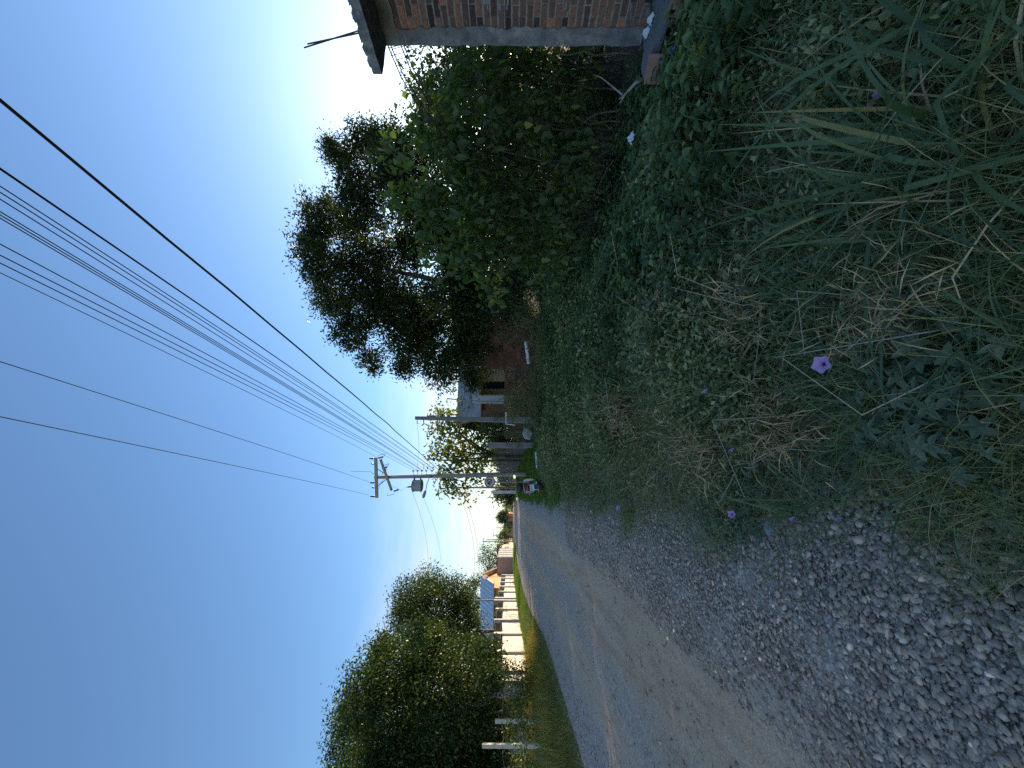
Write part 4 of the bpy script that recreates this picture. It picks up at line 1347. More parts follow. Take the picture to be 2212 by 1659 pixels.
# ================================================================== RIGHT: HOUSEHOLD POLE, FENCE, BRICK WALLS, GABLED HOUSE
def make_service_pole():
    p = at_depth(1095, 909, 16.0); zb = float(tz(p[0], p[1]))
    top = at_depth(897, 903, 16.0)
    t = thing('concrete_pole', (p[0], p[1], zb), 'slim square concrete service pole standing in front of the gabled house', 'utility pole')
    b = np.array([p[0], p[1], zb - .2])
    m = MB()
    a0, a1 = .11, .06
    m.add([b + np.array([sx * a0, sy * a0, 0]) for sx, sy in ((-1, -1), (1, -1), (1, 1), (-1, 1))] + [top + np.array([sx * a1, sy * a1, 0]) for sx, sy in ((-1, -1), (1, -1), (1, 1), (-1, 1))],
          [(0, 3, 2, 1), (4, 5, 6, 7), (0, 1, 5, 4), (1, 2, 6, 5), (2, 3, 7, 6), (3, 0, 4, 7)])
    m.build('pole_shaft', 'concrete_post', t)
    m = MB()
    q = at_depth(902, 905, 15.95); m.tube([q, q + np.array([-.18, 0, 0]), q + np.array([-.2, 0, -.08])], .012, 5)
    m.build('hook', 'dark_iron', t)
    m = MB(); q = at_depth(915, 907, 15.9); m.tube([q, q + np.array([-.16, 0, -.02]), q + np.array([-.18, 0, -.14]), q + np.array([-.24, 0, -.16])], .02, 6); m.build('service_bend', 'dark_iron', t)
    for k, x in enumerate((925, 932, 939)):
        q = at_depth(x, 899, 16)
        MB().lathe(q, (0, 0, 1), [(-.05, .03), (-.03, .04), (0, .02), (.03, .04), (.05, .03)], 8).build('insulator', 'insulator', t)
    line(at_depth(932, 898, 16), at_depth(965, 862, 24), 0.006, 'thin cable from the square pole down to the gabled roof', 'service wires', 'wire_black', 0, 0.15)


make_service_pole()


def make_white_frame():
    p = at_depth(1093, 916, 14.5)
    z = p[2]
    t = thing('white_pipe', (p[0], p[1], float(tz(p[0], p[1]))), 'thin white corner of pipe poking out of the bushes below the square pole', 'pipe')
    a = at_depth(1093, 890, 14.5)
    m = MB(); m.tube([at_depth(1112, 918, 14.5), p, a], .022, 7); m.build('pipe_bend', 'white_paint', t)


make_white_frame()


def make_post(px_top, px_bot, y, d, w, name, label, mat, cat='post', group=None, rough=0):
    b = at_depth(px_bot, y, d); tp = at_depth(px_top, y, d)
    zb = min(b[2], float(tz(b[0], b[1]))) - .1
    m = MB()
    k = 5
    zz = np.linspace(zb, tp[2], k + 1)
    vs, fs = [], []
    for i, z in enumerate(zz):
        for sx, sy in ((-1, -1), (1, -1), (1, 1), (-1, 1)):
            vs.append((b[0] + sx * w / 2 + random.uniform(-.004, .004), b[1] + sy * w / 2 + random.uniform(-.004, .004), z))
    for i in range(k):
        for j in range(4):
            fs.append((i * 4 + j, i * 4 + (j + 1) % 4, (i + 1) * 4 + (j + 1) % 4, (i + 1) * 4 + j))
    fs += [(3, 2, 1, 0), (k * 4, k * 4 + 1, k * 4 + 2, k * 4 + 3)]
    m.add(vs, fs)
    return tag(m.build(name, mat), label, cat, group)


make_post(1055, 1140, 962, 19.5, .25, 'concrete_post', 'thick grey square concrete post at the near end of the dark plank fence', 'concrete_post')
make_post(1062, 1113, 1063, 46, .34, 'gate_post', 'pale narrow gate post beyond the speed sign', 'white_paint')


def make_plank_fence():
    y0, y1 = 20.8, 40.0
    x = lambda y: 3.05 - .015 * (y - 20.8)
    t = thing('plank_fence', (x(y0), y0, float(tz(x(y0), y0))), 'dark weathered plank fence running back behind the power pole', 'fence')
    m = MB()
    y = y0
    while y < y1:
        w = random.uniform(.16, .26)
        h = random.uniform(1.65, 2.0)
        if random.random() > .04:
            z = float(tz(x(y), y))
            m.box((x(y) - .015 + random.uniform(-.015, .015), y, z - .1), (x(y) + .015, y + w - .012, z + h), random.random(), jit=.012)
        y += w
    m.build('plank_panel', 'grey_wood', t)
    for h in (.5, 1.5):
        MB().tube([(x(yy) + .04, yy, float(tz(x(yy), yy)) + h) for yy in np.linspace(y0, y1, 6)], .035, 5).build('rail', 'grey_wood', t)
    for yy in np.linspace(y0 + 1.5, y1, 6):
        z = float(tz(x(yy), yy)); MB().tube([(x(yy) + .09, yy, z - .1), (x(yy) + .09, yy, z + 2.15)], .06, 7).build('post', 'grey_wood', t)
    # end face seen by the camera: boards across to the right
    m = MB()
    xx = x(y0) + .3
    while xx < x(y0) + 2.2:
        w = random.uniform(.14, .22); z = float(tz(xx, y0))
        m.box((xx, y0 + .2, z - .1), (xx + w - .01, y0 + .23, z + random.uniform(1.3, 1.6)), jit=.01)
        xx += w
    m.build('end_panel', 'brown_wood', t)


make_plank_fence()


def make_shade_wall():
    # block wall added along the right side of the street to shade the road
    y0, y1 = 48.0, 100.0
    t = thing('block_wall', (2.9, y0, float(tz(2.9, y0))), 'plain grey block wall added along the right side of the far street to shade it', 'wall')
    m, p = MB(), MB()
    ys = np.linspace(y0, y1, 14)
    for a, b in zip(ys, ys[1:]):
        za, zb = float(tz(2.9, a)), float(tz(2.9, b))
        m.extr([(2.9, a + .1, za - .2), (2.9, b - .1, zb - .2), (2.9, b - .1, zb + 2.2), (2.9, a + .1, za + 2.2)], (.18, 0, 0))
        p.box((2.84, a - .1, za - .2), (3.12, a + .1, za + 2.35))
    m.build('wall_panel', 'concrete_dark', t); p.build('pilaster', 'concrete', t)


make_shade_wall()
for x0, x1, y, d, w, lab in ((957, 1125, 996, 27, .17, 'dark bare wooden pole rising through the backyard tree'), (958, 1120, 982, 30, .15, 'thin leaning dark pole half hidden in the backyard tree')):
    p = at_depth(x1, y, d); q = at_depth(x0, y - 2, d)
    o = MB().tube([(p[0], p[1], float(tz(p[0], p[1])) - .1), (p + q) / 2, q], [w / 2, w / 2 * .9, w / 2 * .75], 9).build('wooden_pole', 'grey_wood', smooth=True)
    tag(o, lab, 'pole', 'poles behind the plank fence')


def make_block_ruin(px0, px1, pxt, d, name, label, thick=.2, bw=.30, bh=.20, rag=True):
    a = at_depth(pxt, px1, d); b = at_depth(pxt, px0, d)
    z0 = float(tz(a[0], a[1])) - .1; H = a[2] - z0
    t = thing(name, (a[0], a[1], z0 + .1), label, 'wall')
    L = float(np.linalg.norm((b - a)[:2])); u = (b - a) / L; u[2] = 0
    nrm = np.cross(u, [0, 0, 1.0])
    m = MB()
    rows = int(H / bh)
    for r in range(rows):
        s = -(bw / 2 if r % 2 else 0)
        while s < L:
            s0, s1 = max(s, 0), min(s + bw - .014, L)
            if s1 - s0 > .05 and not (rag and r >= rows - 2 and random.random() < .45):
                q = a + u * s0; q2 = a + u * s1; z = z0 + r * bh
                off = nrm * random.uniform(0, .015)
                m.extr([(*(q + off)[:2], z), (*(q2 + off)[:2], z), (*(q2 + off)[:2], z + bh - .014), (*(q + off)[:2], z + bh - .014)], -nrm * thick, min(1, max(0, random.gauss(.5, .22))))
            s += bw
    m.build('block_face', 'clay_block', t)
    m = MB()
    q, q2 = a + u * .01 - nrm * .03, b - u * .01 - nrm * .03
    m.extr([(*q[:2], z0), (*q2[:2], z0), (*q2[:2], z0 + rows * bh - .42), (*q[:2], z0 + rows * bh - .42)], -nrm * (thick - .06))
    m.build('mortar', 'mortar', t)
    return t


make_block_ruin(688, 797, 1046, 17.5, 'block_wall', 'rough reddish clay block wall half hidden by the big tree')
make_block_ruin(798, 905, 1086, 18.5, 'brick_fence', 'low brown brick fence wall in front of the beige porch', .2, .24, .08, False)


def make_gabled_house():
    d = 22.0
    A = lambda x, y, dd=d: at_depth(x, y, dd)
    b = A(1100, 850); zb = float(tz(b[0], b[1]))
    t = thing('gabled_house', (b[0], b[1], zb), 'pale house with a grey metal gable roof and a beige porch behind the brick fence', 'house')
    # main body
    p0, p1 = A(1100, 893), A(1100, 770)
    eave = A(1040, 893)[2]
    x0, x1, y0 = p0[0], p1[0] + 1.2, p0[1]
    y1 = y0 + 5.4
    ridge_z = at_depth(986, 871, d + 2.2)[2]
    m = MB()
    m.extr([(x0 + .2, y0, zb - .2), (x0 + .2, y1, zb - .2), (x0 + .2, y1, eave), (x0 + .2, (y0 + y1) / 2, ridge_z - .1), (x0 + .2, y0, eave)], (x1 - x0, 0, 0))
    m.build('wall', 'brick_red', t)
    m = MB()
    ym = (y0 + y1) / 2
    for ye in (y0 - .3, y1 + .3):
        m.extr([(x0 - .2, ye, eave - .05), (x1 + .4, ye, eave - .05), (x1 + .4, ym, ridge_z), (x0 - .2, ym, ridge_z)], (0, 0, .05))
    for i in range(28):
        xx = x0 - .2 + i * (x1 - x0 + .6) / 27
        m.tube([(xx, y0 - .3, eave + .01), (xx, ym, ridge_z + .06)], .03, 5)
    rf = m.build('roof', 'roof_old', t)
    m = MB(); m.tube([(x0 - .22, y0 - .32, eave - .06), (x0 - .22, ym, ridge_z - .02)], .07, 4); m.tube([(x0 - .25, y0 - .34, eave - .04), (x1 + .4, y0 - .34, eave - .04)], .06, 4)
    m.build('fascia', 'brown_wood', rf)
    # porch
    dp = 20.4
    B = lambda x, y: at_depth(x, y, dp)
    l, r = B(1060, 872), B(1060, 790)
    yy = l[1]; topz = B(1020, 850)[2]; opz = B(1034, 850)[2]
    u = unit(r - l); u[2] = 0; n = np.cross(u, [0, 0, 1.0])
    def q(m, a, b_, z0, z1, th=.18):
        m.extr([(*a[:2], z0), (*b_[:2], z0), (*b_[:2], z1), (*a[:2], z1)], -n * th)
    L = float(np.linalg.norm((r - l)[:2]))
    at_ = lambda s: l + u * s
    m = MB(); q(m, at_(0), at_(.42), zb - .2, topz); q(m, at_(.42), at_(L), opz, topz); m.build('porch_front', 'pale_wall', t)
    m = MB(); q(m, at_(.42) - n * 1.3, at_(L + .6) - n * 1.3, zb - .2, topz - .05); m.extr([(*at_(.40)[:2], zb - .2), (*at_(.40)[:2], opz), (*(at_(.40) - n * 1.3)[:2], opz), (*(at_(.40) - n * 1.3)[:2], zb - .2)], u * .05)
    m.build('porch_wall', 'beige_paint', t)
    m = MB(); q(m, at_(.75) - n * 1.285, at_(1.15) - n * 1.285, zb, opz - .15, .02); m.build('doorway', 'dark_opening', t)
    m = MB(); q(m, at_(-.05), at_(L + .6), topz, topz + .12, 1.6); m.build('porch_roof', 'concrete', t)
    e0, e1 = B(1040, 868), at_depth(965, 861, dp)
    MB().tube([(*e0[:2], zb), e0, e1], .03, 6).build('antenna_mast', 'steel_grey', t)


make_gabled_house()


def bar(pxa, pxb, d, r, name, label, cat, mat='white_paint', square=False):
    a, b = at_depth(*pxa, d), at_depth(*pxb, d)
    a[2] = max(a[2], float(tz(a[0], a[1])) + r); b[2] = max(b[2], float(tz(b[0], b[1])) + r)
    o = MB().tube([a, (a + b) / 2, b], r, 4 if square else 8).build(name, mat)
    tag(o, label, cat)


bar((1136, 738), (1142, 786), 11.5, .05, 'white_pole', 'peeling white pole lying level across the green bank', 'pole')
bar((1159, 976), (1162, 1012), 16.5, .075, 'kerb_stone', 'long white painted kerb stone lying in the short grass by the motorbike', 'kerb stone', square=True)


# ================================================================== FAR POLES AND LINES
def far_pole(x_top, y, d, label, arm=True, w=.22, mat='pole_wood', lean=0):
    p = at_depth(1113, y, d); z = float(tz(p[0], p[1])); tp = at_depth(x_top, y + lean, d)
    t = thing('utility_pole', (p[0], p[1], z), label, 'utility pole', 'power poles down the street')
    MB().tube([(p[0], p[1], z - .2), (p + tp) / 2 * np.array([1, 1, 0]) + np.array([0, 0, (z + tp[2]) / 2]), tp], [w / 2 * 1.1, w / 2, w / 2 * .75], 8).build('pole_shaft', mat, t, smooth=True)
    if arm:
        MB().box(tuple(tp + np.array([-.9, -.06, -.35])), tuple(tp + np.array([.9, .06, -.22]))).build('crossarm', 'pole_wood', t)
        for k in (-.75, 0, .75):
            MB().lathe(tp + np.array([k, 0, -.22]), (0, 0, 1), [(0, .03), (.08, .06), (.16, .03)], 6).build('insulator', 'insulator', t)
    return tp


fp = []
fp.append(far_pole(966, 1053, 40, 'wooden pole standing directly behind the 40 sign', False, .2))
fp.append(far_pole(1053, 1075, 78, 'pole in front of the tree on the right side of the street end', False, .24))
fp.append(far_pole(1042, 1170, 105, 'far pole above the grey block wall, taller of a close pair', True, .3))
fp.append(far_pole(1049, 1166, 112, 'far pole above the grey block wall, shorter of a close pair', False, .3))
fp.append(far_pole(1064, 1156, 135, 'single slim pole over the far sunlit houses', True, .3))
fp.append(far_pole(1072, 1140, 165, 'distant slim pole, left of the rounded far tree', True, .35))
fp.append(far_pole(1076, 1128, 185, 'distant pale pole in front of the rounded far tree', False, .5, 'concrete_post'))
p_side = far_pole(1018, 1297, 44, 'grey concrete pole in front of the blue-roofed orange house', False, .2, 'concrete_post')
p_brown = far_pole(1000, 1363, 34, 'brown wooden pole rising out of the dark left tree by the white wall', False, .26, 'brown_wood')
FG = 'thin far lines across the low sky'
for k, (a, b, sg) in enumerate((((1000, 1053, 40), (1042, 1170, 105), 1.4), ((1012, 1053, 40), (1042, 1168, 105), 2.4), ((1034, 1052, 40), (1064, 1156, 135), 2.2),
                                ((985, 1053, 40), (1012, 1300, 44), 1.2), ((996, 1053, 40), (1030, 1300, 44), 0.9), ((1060, 1075, 78), (1072, 1140, 165), 1.2))):
    line(at_depth(*a), at_depth(*b), .012, 'faint thin line sagging across the pale sky over the far street', FG, 'wire_alu', 0, sg)

# ================================================================== TREES AND SHRUBS
def gz3(p):
    return np.array([p[0], p[1], float(tz(p[0], p[1]))])


def make_trees():
    # the big tree on the right, seen against the glow
    D = 14.0
    lst = [(700, 470, 52), (672, 520, 36), (690, 575, 46), (725, 640, 52), (760, 715, 45), (800, 778, 26), (735, 335, 34), (712, 320, 20), (780, 300, 36), (830, 380, 52),
           (835, 305, 44), (775, 455, 62), (790, 560, 66), (850, 655, 74), (885, 735, 62), (955, 790, 46), (1000, 745, 55), (880, 540, 50), (905, 450, 62), (865, 345, 58),
           (1010, 680, 55), (985, 580, 50), (870, 790, 24), (1015, 815, 26), (930, 690, 52), (940, 630, 34), (1020, 640, 44), (760, 390, 34), (955, 500, 60), (800, 640, 40)]
    cl = pxclumps(lst, D, 1.5, 0.95)
    b = at_depth(1130, 612, D)
    b = np.array([b[0], b[1], float(tz(b[0], b[1]))])
    fk = at_depth(985, 610, D)
    ptree('broadleaf_tree', b, cl, 'large dark spreading tree backlit by the low sun, behind the shrubs', mat='leaf_tree', r0=0.27, fork=fk, spray=270, per=22, L=0.125, W=0.031, spread=0.15, fill=0.3, twigs=7)
    # trees added far back on the right to close horizon and block sun
    for (x, y, h, r, lab) in ((13.5, 11.0, 5.4, 2.6, 'rounded added sun-blocking tree behind the brick building shrubs'), (17.5, 15.5, 6.0, 3.0, 'taller added sun-blocking tree seen through gaps left of the brick building'), (14.0, 18.5, 5.0, 2.6, 'low spreading added sun-blocking tree behind the large backlit tree'),
                              (19.5, 23.0, 6.2, 3.0, 'dark added sun-blocking tree far behind the reddish block wall'), (13.0, 25.0, 4.4, 2.2, 'small added sun-blocking tree beside the gabled house'), (21.0, 9.0, 6.5, 3.2, 'distant added sun-blocking tree at the right, mostly behind shrubs'), (16.5, 5.5, 5.5, 2.8, 'added sun-blocking tree hidden behind the brick building')):
        cl = [(np.array([x + rng.normal() * r * .45, y + rng.normal() * r * .45, 1.0 + (h - 1.6) * q]), np.array([r * .6, r * .6, r * .45])) for q in np.linspace(.05, 1, 8)]
        ptree('backyard_tree', np.array([x, y, float(tz(x, y))]), cl, lab, mat='leaf_tree', r0=.16, spray=60, per=12, L=.18, W=.055, spread=.26, fill=.25)
    for k in range(20):  # tree row added to keep low sun off the road, taller at near end
        x, y = 10.8 + rng.normal() * .35, 13.0 + 1.6 * k + rng.normal() * .3
        g0 = float(tz(x, y))
        cl = [(np.array([x + rng.normal() * .5, y + rng.normal() * .7, g0 + z * (1.13 if y < 33 else .86)]), np.array([.75, 1.0, .6])) for z in (.4, 1.0, 1.6, 2.2, 2.8, 3.3, 3.6)]
        ptree('sun_screen_tree', np.array([x, y, g0]), cl, 'bushy tree in the dark row added behind the brick walls and gabled house to shade the road', mat='leaf_tree', r0=.09, spray=60, per=12, L=.16, W=.05, spread=.24, fill=.2, group='sun-screening trees added behind the houses')
    for x, y, h, lab in ((6.8, 17.6, 4.2, 'dark bushy tree added behind the reddish block wall to stop sun streaks'), (8.6, 18.4, 4.3, 'dark bushy tree added between the block wall and the gabled house to stop sun streaks')):  # added to close slits that let sun streaks onto the road
        g0 = float(tz(x, y))
        cl = [(np.array([x + rng.normal() * .3, y + rng.normal() * .4, g0 + z * h / 4]), np.array([.8, 1.0, .6])) for z in (.5, 1.0, 1.5, 2.0, 2.6, 3.1, 3.5)]
        ptree('sun_gap_tree', np.array([x, y, g0]), cl, lab, mat='leaf_tree', r0=.09, spray=80, per=12, L=.14, W=.045, spread=.22, fill=.2)
    for k in range(9):  # hedge added, higher than the fence, to shade the road
        x, y = 4.4 + rng.normal() * .1, 28.5 + 2.1 * k
        g0 = float(tz(x, y))
        cl = [(np.array([x + rng.normal() * .2, y + rng.normal() * .3, g0 + z]), np.array([.55, 1.0, .45])) for z in (.4, .9, 1.4, 1.9, 2.3)]
        shrub('hedge_bush', np.array([x, y, g0]), cl, 'leafy hedge bush added behind the dark plank fence to shade the road', 'bush', 'leaf_tree', 70, 10, .13, .042, .2, 'diamond', .25, .2, 'shading hedge added behind the plank fence', 4)
    cl = [(np.array([5.5 + rng.normal() * .8, 46 + rng.normal() * 1.4, z]), np.array([.8, .8, .6])) for z in (3.2, 3.8, 4.4, 4.9, 5.3, 4.0)]  # thin tree added for dappled shade on the white garden wall
    ptree('small_tree', np.array([5.5, 46, float(tz(5.5, 46))]), cl, 'thin small-crowned tree added to dapple the white wall, behind the loose yellow-green tree', mat='leaf_tree', r0=.1, spray=26, per=8, L=.22, W=.07, spread=.35, fill=.2)
    # left: massive dark tree and its neighbour
    D = 19.0
    lst = [(770, 1500, 62), (745, 1590, 62), (760, 1680, 70), (830, 1450, 70), (840, 1560, 90), (850, 1660, 90), (900, 1410, 58), (930, 1500, 90), (940, 1600, 95), (950, 1700, 95),
           (985, 1440, 62), (1010, 1530, 62), (1000, 1630, 70), (1040, 1470, 36), (1045, 1580, 40), (1030, 1680, 52), (800, 1400, 30), (735, 1540, 36), (880, 1370, 26), (1030, 1420, 36)]
    cl = pxclumps([(x + 20, y, r) for x, y, r in lst], D, 2.2, 0.95)
    b = gz3(at_depth(1105, 1512, 20.0))
    fk = at_depth(1010, 1545, 20)
    t = ptree('broadleaf_tree', b, cl, 'massive dark green tree filling the left side above the fence', mat='leaf_mango', r0=0.5, fork=fk, spray=230, per=12, L=0.16, W=0.042, spread=0.24, fill=0.4, droop=0.5)
    mb = MB(); b2 = gz3(at_depth(1105, 1545, 20.5)) - np.array([0, 0, .1]); mb.tube([b2, b2 + np.array([.1, .1, 1.4]), fk + np.array([-.7, -.5, 0])], [.6, .46, .4], 10); mb.build('trunk', 'bark_dark', t, smooth=True)
    D = 33.0
    lst = [(895, 1290, 48), (880, 1340, 44), (930, 1265, 34), (950, 1320, 56), (985, 1280, 36), (1000, 1350, 44), (870, 1310, 24), (995, 1305, 20), (1000, 1380, 34), (1050, 1415, 24), (930, 1370, 44)]
    cl = pxclumps(lst, D, 2.0, 0.95)
    b = at_depth(1100, 1395, D); b = np.array([b[0], b[1], float(tz(b[0], b[1]))])
    ptree('broadleaf_tree', b, cl, 'dark round-headed tree overhanging the white garden wall', mat='leaf_mango', r0=0.24, spray=110, per=12, L=0.2, W=0.055, spread=0.34, fill=0.4, droop=0.4, tintshift=0.05)
    # sunlit overhanging bush on the wall below it
    cl = pxclumps([(1040, 1420, 24), (1062, 1405, 20), (1050, 1450, 22), (1070, 1435, 16)], 25.5, .6)
    b = at_depth(1100, 1425, 26.5); b = np.array([b[0], b[1], float(tz(b[0], b[1]))])
    ptree('small_tree', b, cl, 'glossy sunlit bushy tree hanging over the railings', mat='leaf_sun', r0=.08, spray=150, per=11, L=.14, W=.045, spread=.2, fill=.3)
    # tree behind the orange house
    D = 82
    cl = pxclumps([(1020, 1265, 14), (1012, 1290, 16), (1008, 1320, 16), (1022, 1350, 16), (1032, 1385, 16), (1030, 1255, 10), (1030, 1310, 18)], D, 2.5)
    b = at_depth(1100, 1310, D); b = np.array([b[0], b[1], float(tz(b[0], b[1]))])
    ptree('broadleaf_tree', b, cl, 'leafy tree rising behind the blue metal roof', mat='leaf_tree', r0=.3, spray=30, per=12, L=.36, W=.12, spread=.5, fill=.4, tintshift=.1)
    D = 92
    cl = pxclumps([(1050, 1190, 13), (1045, 1210, 14), (1062, 1225, 14), (1065, 1200, 14), (1052, 1236, 12), (1074, 1183, 10), (1078, 1215, 12)], D, 2.5)
    b = at_depth(1105, 1205, D); b = np.array([b[0], b[1], float(tz(b[0], b[1]))])
    ptree('broadleaf_tree', b, cl, 'open airy tree behind the grey block wall', mat='leaf_tree', r0=.28, spray=20, per=10, L=.36, W=.11, spread=.6, fill=.4, tintshift=.12)
    # the far end of the street
    far = [([(1084, 1112, 9), (1078, 1118, 8), (1090, 1122, 8), (1092, 1108, 7), (1082, 1125, 6)], 150, 'rounded dark tree at the end of the street', 'leaf_tree'),
           ([(1094, 1134, 6), (1090, 1140, 5), (1098, 1143, 6)], 160, 'low dark tree left of the rounded far tree', 'leaf_tree'),
           ([(1090, 1150, 8), (1085, 1157, 8), (1096, 1160, 7), (1092, 1168, 8), (1080, 1163, 6)], 120, 'bright green tree over the sunlit far houses', 'leaf_bush'),
           ([(1095, 1095, 6), (1102, 1100, 6), (1100, 1090, 5), (1106, 1094, 5)], 140, 'pale yellow-green tree at the street end, beside the rounded tree', 'leaf_sun'),
           ([(1074, 1068, 9), (1082, 1074, 11), (1094, 1066, 12), (1098, 1076, 10), (1072, 1060, 8), (1086, 1056, 10)], 62, 'dense dark tree behind the 40 sign, right of the street', 'leaf_tree'),
           ([(1100, 1084, 7), (1094, 1088, 5), (1106, 1080, 6)], 110, 'small grey-green tree on the right edge of the far street', 'leaf_tree')]
    for lst, D, lab, mt in far:
        cl = pxclumps(lst, D, 2)
        y = sum(p[1] for p in lst) / len(lst)
        b = at_depth(1112, y, D); b = np.array([b[0], b[1], float(tz(b[0], b[1]))])
        ptree('street_tree', b, cl, lab, mat=mt, r0=.22, spray=28, per=11, L=.4, W=.15, spread=.4, fill=.3, group='trees at the end of the street', tintshift=.1)
    # backyard tree with big floppy leaves
    D = 25
    lst = [(965, 905, 30), (945, 930, 22), (985, 930, 28), (1020, 915, 26), (960, 965, 28), (1000, 965, 30), (1030, 950, 26), (940, 985, 18), (975, 1000, 30), (1015, 1000, 28), (960, 1030, 24),
           (985, 1050, 22), (1003, 1072, 12), (960, 1055, 16), (1030, 1030, 20), (1035, 895, 20), (940, 895, 14), (1000, 880, 16), (1045, 985, 18), (1020, 1065, 8)]
    cl = pxclumps(lst, D, 1.2)
    b = at_depth(1130, 985, D); b = np.array([b[0], b[1], float(tz(b[0], b[1]))])
    ptree('backyard_tree', b, cl, 'loose yellow-green tree with big floppy leaves behind the power pole', mat='leaf_sun', r0=.14, fork=at_depth(1060, 985, D), spray=60, per=5, L=.26, W=.075, spread=.3, kind='ovate', fill=.2, droop=.7, twigs=3)


make_trees()


def gz3(p):
    return np.array([p[0], p[1], float(tz(p[0], p[1]))])


def at_depth_of(x, y, h):
    r = ray(x, y)
    for d in np.linspace(.8, 30, 3000):
        p = CAM + r * d
        if p[2] <= float(tz(p[0], p[1])) + h:
            return d
    return 30.0


def at_height(x, y, h):
    return at_depth(x, y, at_depth_of(x, y, h))


def make_shrubs():
    # large-leaved shrubs in front of the big tree, beside the brick building
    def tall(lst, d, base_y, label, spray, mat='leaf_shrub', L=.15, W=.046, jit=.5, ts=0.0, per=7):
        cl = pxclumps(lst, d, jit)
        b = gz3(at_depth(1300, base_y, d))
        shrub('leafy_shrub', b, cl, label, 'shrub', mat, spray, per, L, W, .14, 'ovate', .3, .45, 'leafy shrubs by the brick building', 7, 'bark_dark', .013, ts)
    tall([(845, 440, 14), (868, 435, 26), (910, 430, 40), (960, 460, 52), (930, 520, 34), (1010, 400, 60), (1040, 500, 60), (1000, 560, 44), (1075, 570, 40), (1110, 460, 52), (1055, 630, 26), (1130, 540, 34), (1160, 600, 22), (1120, 390, 44), (1185, 520, 30), (1195, 480, 34), (1150, 450, 50), (1190, 560, 34), (1215, 430, 36), (1225, 500, 26)],
         6.4, 440, 'tallest leafy shrub with bright upright shoots in front of the dark tree', 200)
    tall([(830, 335, 12), (865, 330, 26), (905, 290, 34), (960, 330, 46), (940, 250, 34), (1000, 270, 56), (1060, 310, 60), (1120, 280, 52), (1090, 220, 50), (1170, 320, 44), (1230, 300, 34), (1210, 360, 40), (1250, 390, 30), (1180, 250, 46), (1225, 260, 38)],
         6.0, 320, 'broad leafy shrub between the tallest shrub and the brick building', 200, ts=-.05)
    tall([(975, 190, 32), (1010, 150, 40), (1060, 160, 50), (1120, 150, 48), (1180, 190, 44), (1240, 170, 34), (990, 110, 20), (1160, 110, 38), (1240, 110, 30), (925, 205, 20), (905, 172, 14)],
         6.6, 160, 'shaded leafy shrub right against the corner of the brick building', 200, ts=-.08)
    # background of small dry-stemmed growth under them
    cl = pxclumps([(1180, 420, 90), (1200, 300, 80), (1210, 200, 70), (1190, 540, 80), (1250, 480, 50), (1280, 360, 60)], 8.6, .8)
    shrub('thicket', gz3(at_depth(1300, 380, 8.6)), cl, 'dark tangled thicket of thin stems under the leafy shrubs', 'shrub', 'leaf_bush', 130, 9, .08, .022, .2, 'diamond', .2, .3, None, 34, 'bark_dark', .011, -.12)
    # dense growth closing the view behind
    for lst, d, lab in (([(960, 210, 44), (975, 330, 50), (985, 150, 40), (1010, 330, 60), (1060, 260, 70), (1120, 340, 70), (1160, 250, 70), (1000, 200, 50), (1080, 150, 70), (1150, 120, 70), (1000, 110, 40), (1190, 380, 60), (1210, 180, 60)], 11.0, 'dense dark growth behind the shrubs next to the brick building'),
                        ([(1060, 440, 60), (1120, 500, 60), (1080, 570, 50), (1140, 420, 60), (1150, 580, 50), (1180, 520, 50), (1030, 500, 46), (1100, 630, 40), (1060, 660, 36), (1090, 690, 36), (1055, 600, 40), (1040, 560, 40), (1090, 640, 40), (1120, 640, 40)], 12.6, 'dense dark growth round the foot of the large backlit tree')):
        shrub('thicket', gz3(at_depth(1220, 300 if d < 12 else 540, d)), pxclumps(lst, d, .8), lab, 'shrub', 'leaf_tree', 120, 11, .11, .03, .2, 'diamond', .2, .3, None, 14, 'bark_dark', .03, .0)
    # low bushes along the bank: (pixels, depth, label)
    rows = [([(1120, 850, 34), (1150, 870, 44), (1175, 830, 40), (1135, 900, 36), (1165, 925, 34), (1190, 890, 36), (1110, 880, 22)], 12.5, 'dense dark bush below the square concrete pole', .6),
            ([(1150, 720, 46), (1185, 680, 52), (1200, 760, 50), (1150, 790, 34), (1220, 820, 36), (1140, 680, 34)], 10.8, 'broad low bush around the lying white pole', .55),
            ([(1190, 590, 50), (1230, 650, 56), (1260, 560, 56), (1290, 640, 46), (1240, 720, 44)], 8.6, 'green mound of small leaves below the tallest shrub', .5),
            ([(1130, 640, 40), (1110, 700, 30), (1090, 730, 18), (1150, 610, 40), (1090, 660, 30)], 13.0, 'leafy bush crowding the reddish block wall', .6),
            ([(1098, 905, 15), (1108, 880, 17), (1112, 855, 17), (1110, 826, 16), (1120, 805, 16), (1095, 800, 9), (1078, 885, 15), (1062, 880, 12), (1070, 900, 13), (1085, 868, 11)], 15.5, 'scrubby bush at the foot of the brick fence', .4),
            ([(1105, 935, 14), (1120, 945, 14), (1085, 930, 10)], 17.5, 'small bush next to the grey square post', .3),
            ([(1060, 935, 18), (1080, 945, 18), (1095, 930, 16), (1070, 915, 16), (1100, 950, 12), (1080, 937, 22), (1066, 950, 16), (1050, 925, 14), (1078, 960, 16)], 23.0, 'dark garden bush behind the grey square post', .4)]
    for lst, d, lab, jit in rows:
        cl = pxclumps(lst, d, jit)
        y = sum(p[1] for p in lst) / len(lst)
        shrub('low_bush', gz3(at_depth(1200, y, d)), cl, lab, 'bush', 'leaf_bush', 330 if d < 20 else 420, 10, .05 if d < 20 else .09, .0165 if d < 20 else .03, .10, 'diamond', .45, .1, 'low bushes on the right bank', 6, 'bark_pale', .012)
    # scruffy growth that breaks up the bank: green hummocks and tangles of dead stalks
    G = 'weedy hummocks on the right bank'
